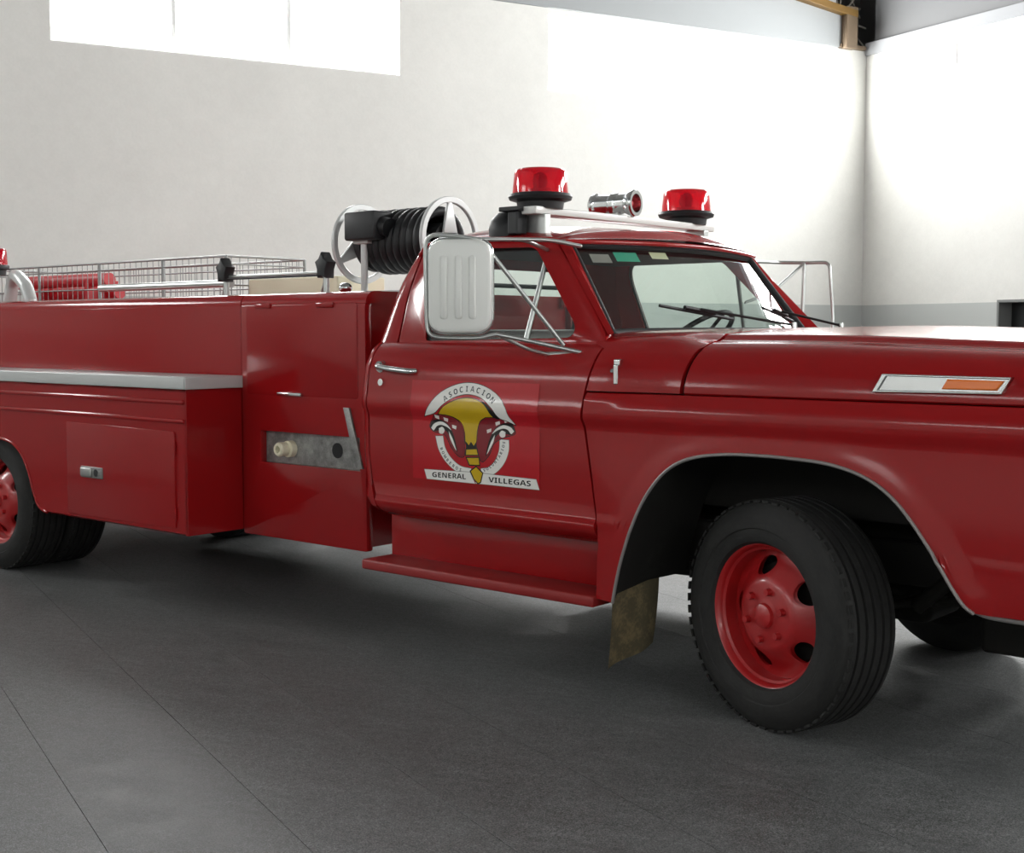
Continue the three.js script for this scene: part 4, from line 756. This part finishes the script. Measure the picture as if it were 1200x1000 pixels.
// ------------------------------------------------------------------ on the deck
// rail with black clamps along the edge
{
  const g = group('deck_rail', truck); g.userData.label = 'steel rail with black clamps along the body top';
  mesh('rail_tube', [rod([-3.60, 1.745, 0.69], [-2.80, 1.745, 0.69], 0.009)], M.steel, g);
  mesh('thick_tube', [rod([-4.9, 1.712, 0.64], [-3.62, 1.712, 0.64], 0.022, 14)], M.steel, g);
  mesh('dark_rod', [rod([-3.56, 1.732, 0.71], [-2.84, 1.732, 0.71], 0.006)], M.black, g);
  for (const x of [-3.60, -2.79]) {
    const post = mesh('rail_post', [rod([x, TOP - 0.01, 0.69], [x, 1.75, 0.69], 0.016, 12), rod([x - 0.07, TOP - 0.01, 0.66], [x, 1.72, 0.69], 0.010, 10)], M.steel, g);
    const star = []; for (let k = 0; k < 10; k++) { const a = k / 10 * Math.PI * 2 + 0.3, r = k % 2 ? 0.042 : 0.062; star.push([Math.cos(a) * r * 0.8, Math.sin(a) * r * 1.15]); }
    mesh('clamp', creased(extrude(star, 0.05, 0.008).translate(x, 1.775, 0.67), 30), M.black, post, 'black rubber clamp');
  }
  mesh('rail_fitting', [creased(new THREE.SphereGeometry(0.035, 16, 12).scale(1, 0.8, 1).translate(-2.86, 1.675, 0.5), 60)], M.chrome, g);
}
// wire basket
{
  const g = group('wire_basket', truck); g.userData.label = 'long steel wire basket on the body top';
  const x0 = -6.9, x1 = -4.116, z0 = 0.3, z1 = -0.295, yb = TOP, yt = 1.893;
  const rails = [];
  for (const y of [yt, yt - 0.045, yb + 0.08]) for (const [a, b] of [[[x0, y, z0], [x1, y, z0]], [[x0, y, z1], [x1, y, z1]], [[x1, y, z0], [x1, y, z1]], [[x0, y, z0], [x0, y, z1]]]) rails.push(rod(a, b, y === yt ? 0.0075 : 0.005, 8));
  mesh('basket_rail', rails, M.wire, g);
  for (const [x, z] of [[x1, z0], [x1, z1], [-4.75, z0], [-5.45, z0], [-6.2, z0]]) mesh('basket_post', rod([x, yb, z], [x, yt, z], 0.010, 10), M.wire, g);
  const wires = [];
  for (let x = x0; x < x1; x += 0.062) for (const z of [z0, z1]) wires.push(rod([x, yb + 0.005, z], [x, yt, z], 0.0026, 5));
  for (let z = z1; z < z0; z += 0.062) wires.push(rod([x1, yb + 0.005, z], [x1, yt, z], 0.0026, 5));
  mesh('basket_wires', wires, M.wire, g).userData.kind = 'stuff';
}
// curved pale pipe at the tail
mesh('grab_pipe', tube([[-6.06, TOP, 0.60], [-6.02, 1.76, 0.60], [-5.94, 1.815, 0.62], [-5.82, 1.80, 0.66], [-5.70, 1.74, 0.68], [-5.63, TOP, 0.69]], 0.042, 14, false, 0.4, 50), M.silver, truck, 'bent silver pipe on the body top');
// hose reel: axis fore and aft
{
  const g = group('hose_reel', truck); g.userData.label = 'black hose reel between two silver rings behind the cab';
  const z = 0.10, y = 1.93, r = 0.218, xa = -3.165, xb = -2.50;
  for (const x of [xa, xb]) {
    const ring = mesh('reel_ring', creased(new THREE.LatheGeometry([[r - 0.034, -0.008], [r - 0.03, -0.012], [r - 0.004, -0.012], [r, -0.006], [r, 0.006], [r - 0.004, 0.012], [r - 0.03, 0.012], [r - 0.034, 0.008], [r - 0.034, -0.008]].map((p) => new THREE.Vector2(...p)), 64).rotateZ(-Math.PI / 2).translate(x, y, z), 30), M.silver, g, 'silver reel ring');
    for (let k = 0; k < 3; k++) {
      const a = R(92 + 120 * k), sp = extrude([[-0.05, 0.03], [0.05, 0.03], [0.014, r - 0.03], [-0.014, r - 0.03]], 0.012, 0.003).translate(0, 0, -0.006);
      mesh('spoke', creased(sp.rotateZ(a - Math.PI / 2).rotateY(Math.PI / 2).translate(x, y, z), 30), M.silver, ring);
    }
  }
  mesh('reel_drum', [rod([xa + 0.02, y, z], [xb - 0.02, y, z], 0.085, 32), rod([xa + 0.10, y - 0.0, z], [xa + 0.14, y, z], 0.155, 40)], M.black, g);
  const pts = []; const turns = 9; for (let k = 0; k <= turns * 20; k++) { const a = k / 20 * Math.PI * 2; pts.push([xa + 0.17 + (xb - xa - 0.21) * k / (turns * 20), y + 0.145 * Math.sin(a), z + 0.145 * Math.cos(a)]); }
  mesh('hose', tube(pts, 0.029, 8, false, 0.5, 520), M.black, g, 'black rubber hose wound on the drum');
  mesh('reel_motor', [creased(new RoundedBoxGeometry(0.23, 0.15, 0.15, 3, 0.015).translate(-2.93, 2.005, 0.27), 30), rod([-2.83, 2.005, 0.27], [-2.77, 1.99, 0.27], 0.05, 20)], M.black, g, 'black square motor housing');
  mesh('reel_post', [rod([-2.965, TOP - 0.01, 0.27], [-2.965, 1.935, 0.27], 0.019, 12), box(-3.02, -2.91, 1.915, 1.945, 0.24, 0.30, 0.004)], M.silver, g, 'silver support post');
  mesh('reel_post', [rod([-2.40, TOP - 0.01, 0.05], [-2.46, y, 0.1], 0.02, 12), box(-3.25, -2.41, TOP - 0.012, TOP + 0.02, -0.1, 0.3, 0.004)], M.silver, g);
}

// ------------------------------------------------------------------ loose things lying on the deck
const onTruck = (name, geo, mat) => { const m = mesh(name, geo, mat); m.position.copy(truck.position); m.rotation.copy(truck.rotation); return m; };
tag(onTruck('cream_board', box(-4.09, -3.30, TOP + 0.004, TOP + 0.115, -0.20, 0.16, 0.01), M.cream), 'cream board lying between the wire basket and the hose reel', 'board');
tag(onTruck('red_pole', (() => { const l = [rod([-6.85, 1.80, 0.12], [-5.62, 1.80, 0.12], 0.045, 18), rod([-6.85, 1.72, -0.02], [-5.72, 1.72, -0.02], 0.045, 18)]; for (const x of [-6.6, -5.85]) l.push(box(x - 0.02, x + 0.02, TOP + 0.002, 1.80, -0.08, 0.16, 0.004)); return l; })(), M.redPlain), 'red twin pole lying in the wire basket near the back', 'pole');

renderer.render(scene, camera);
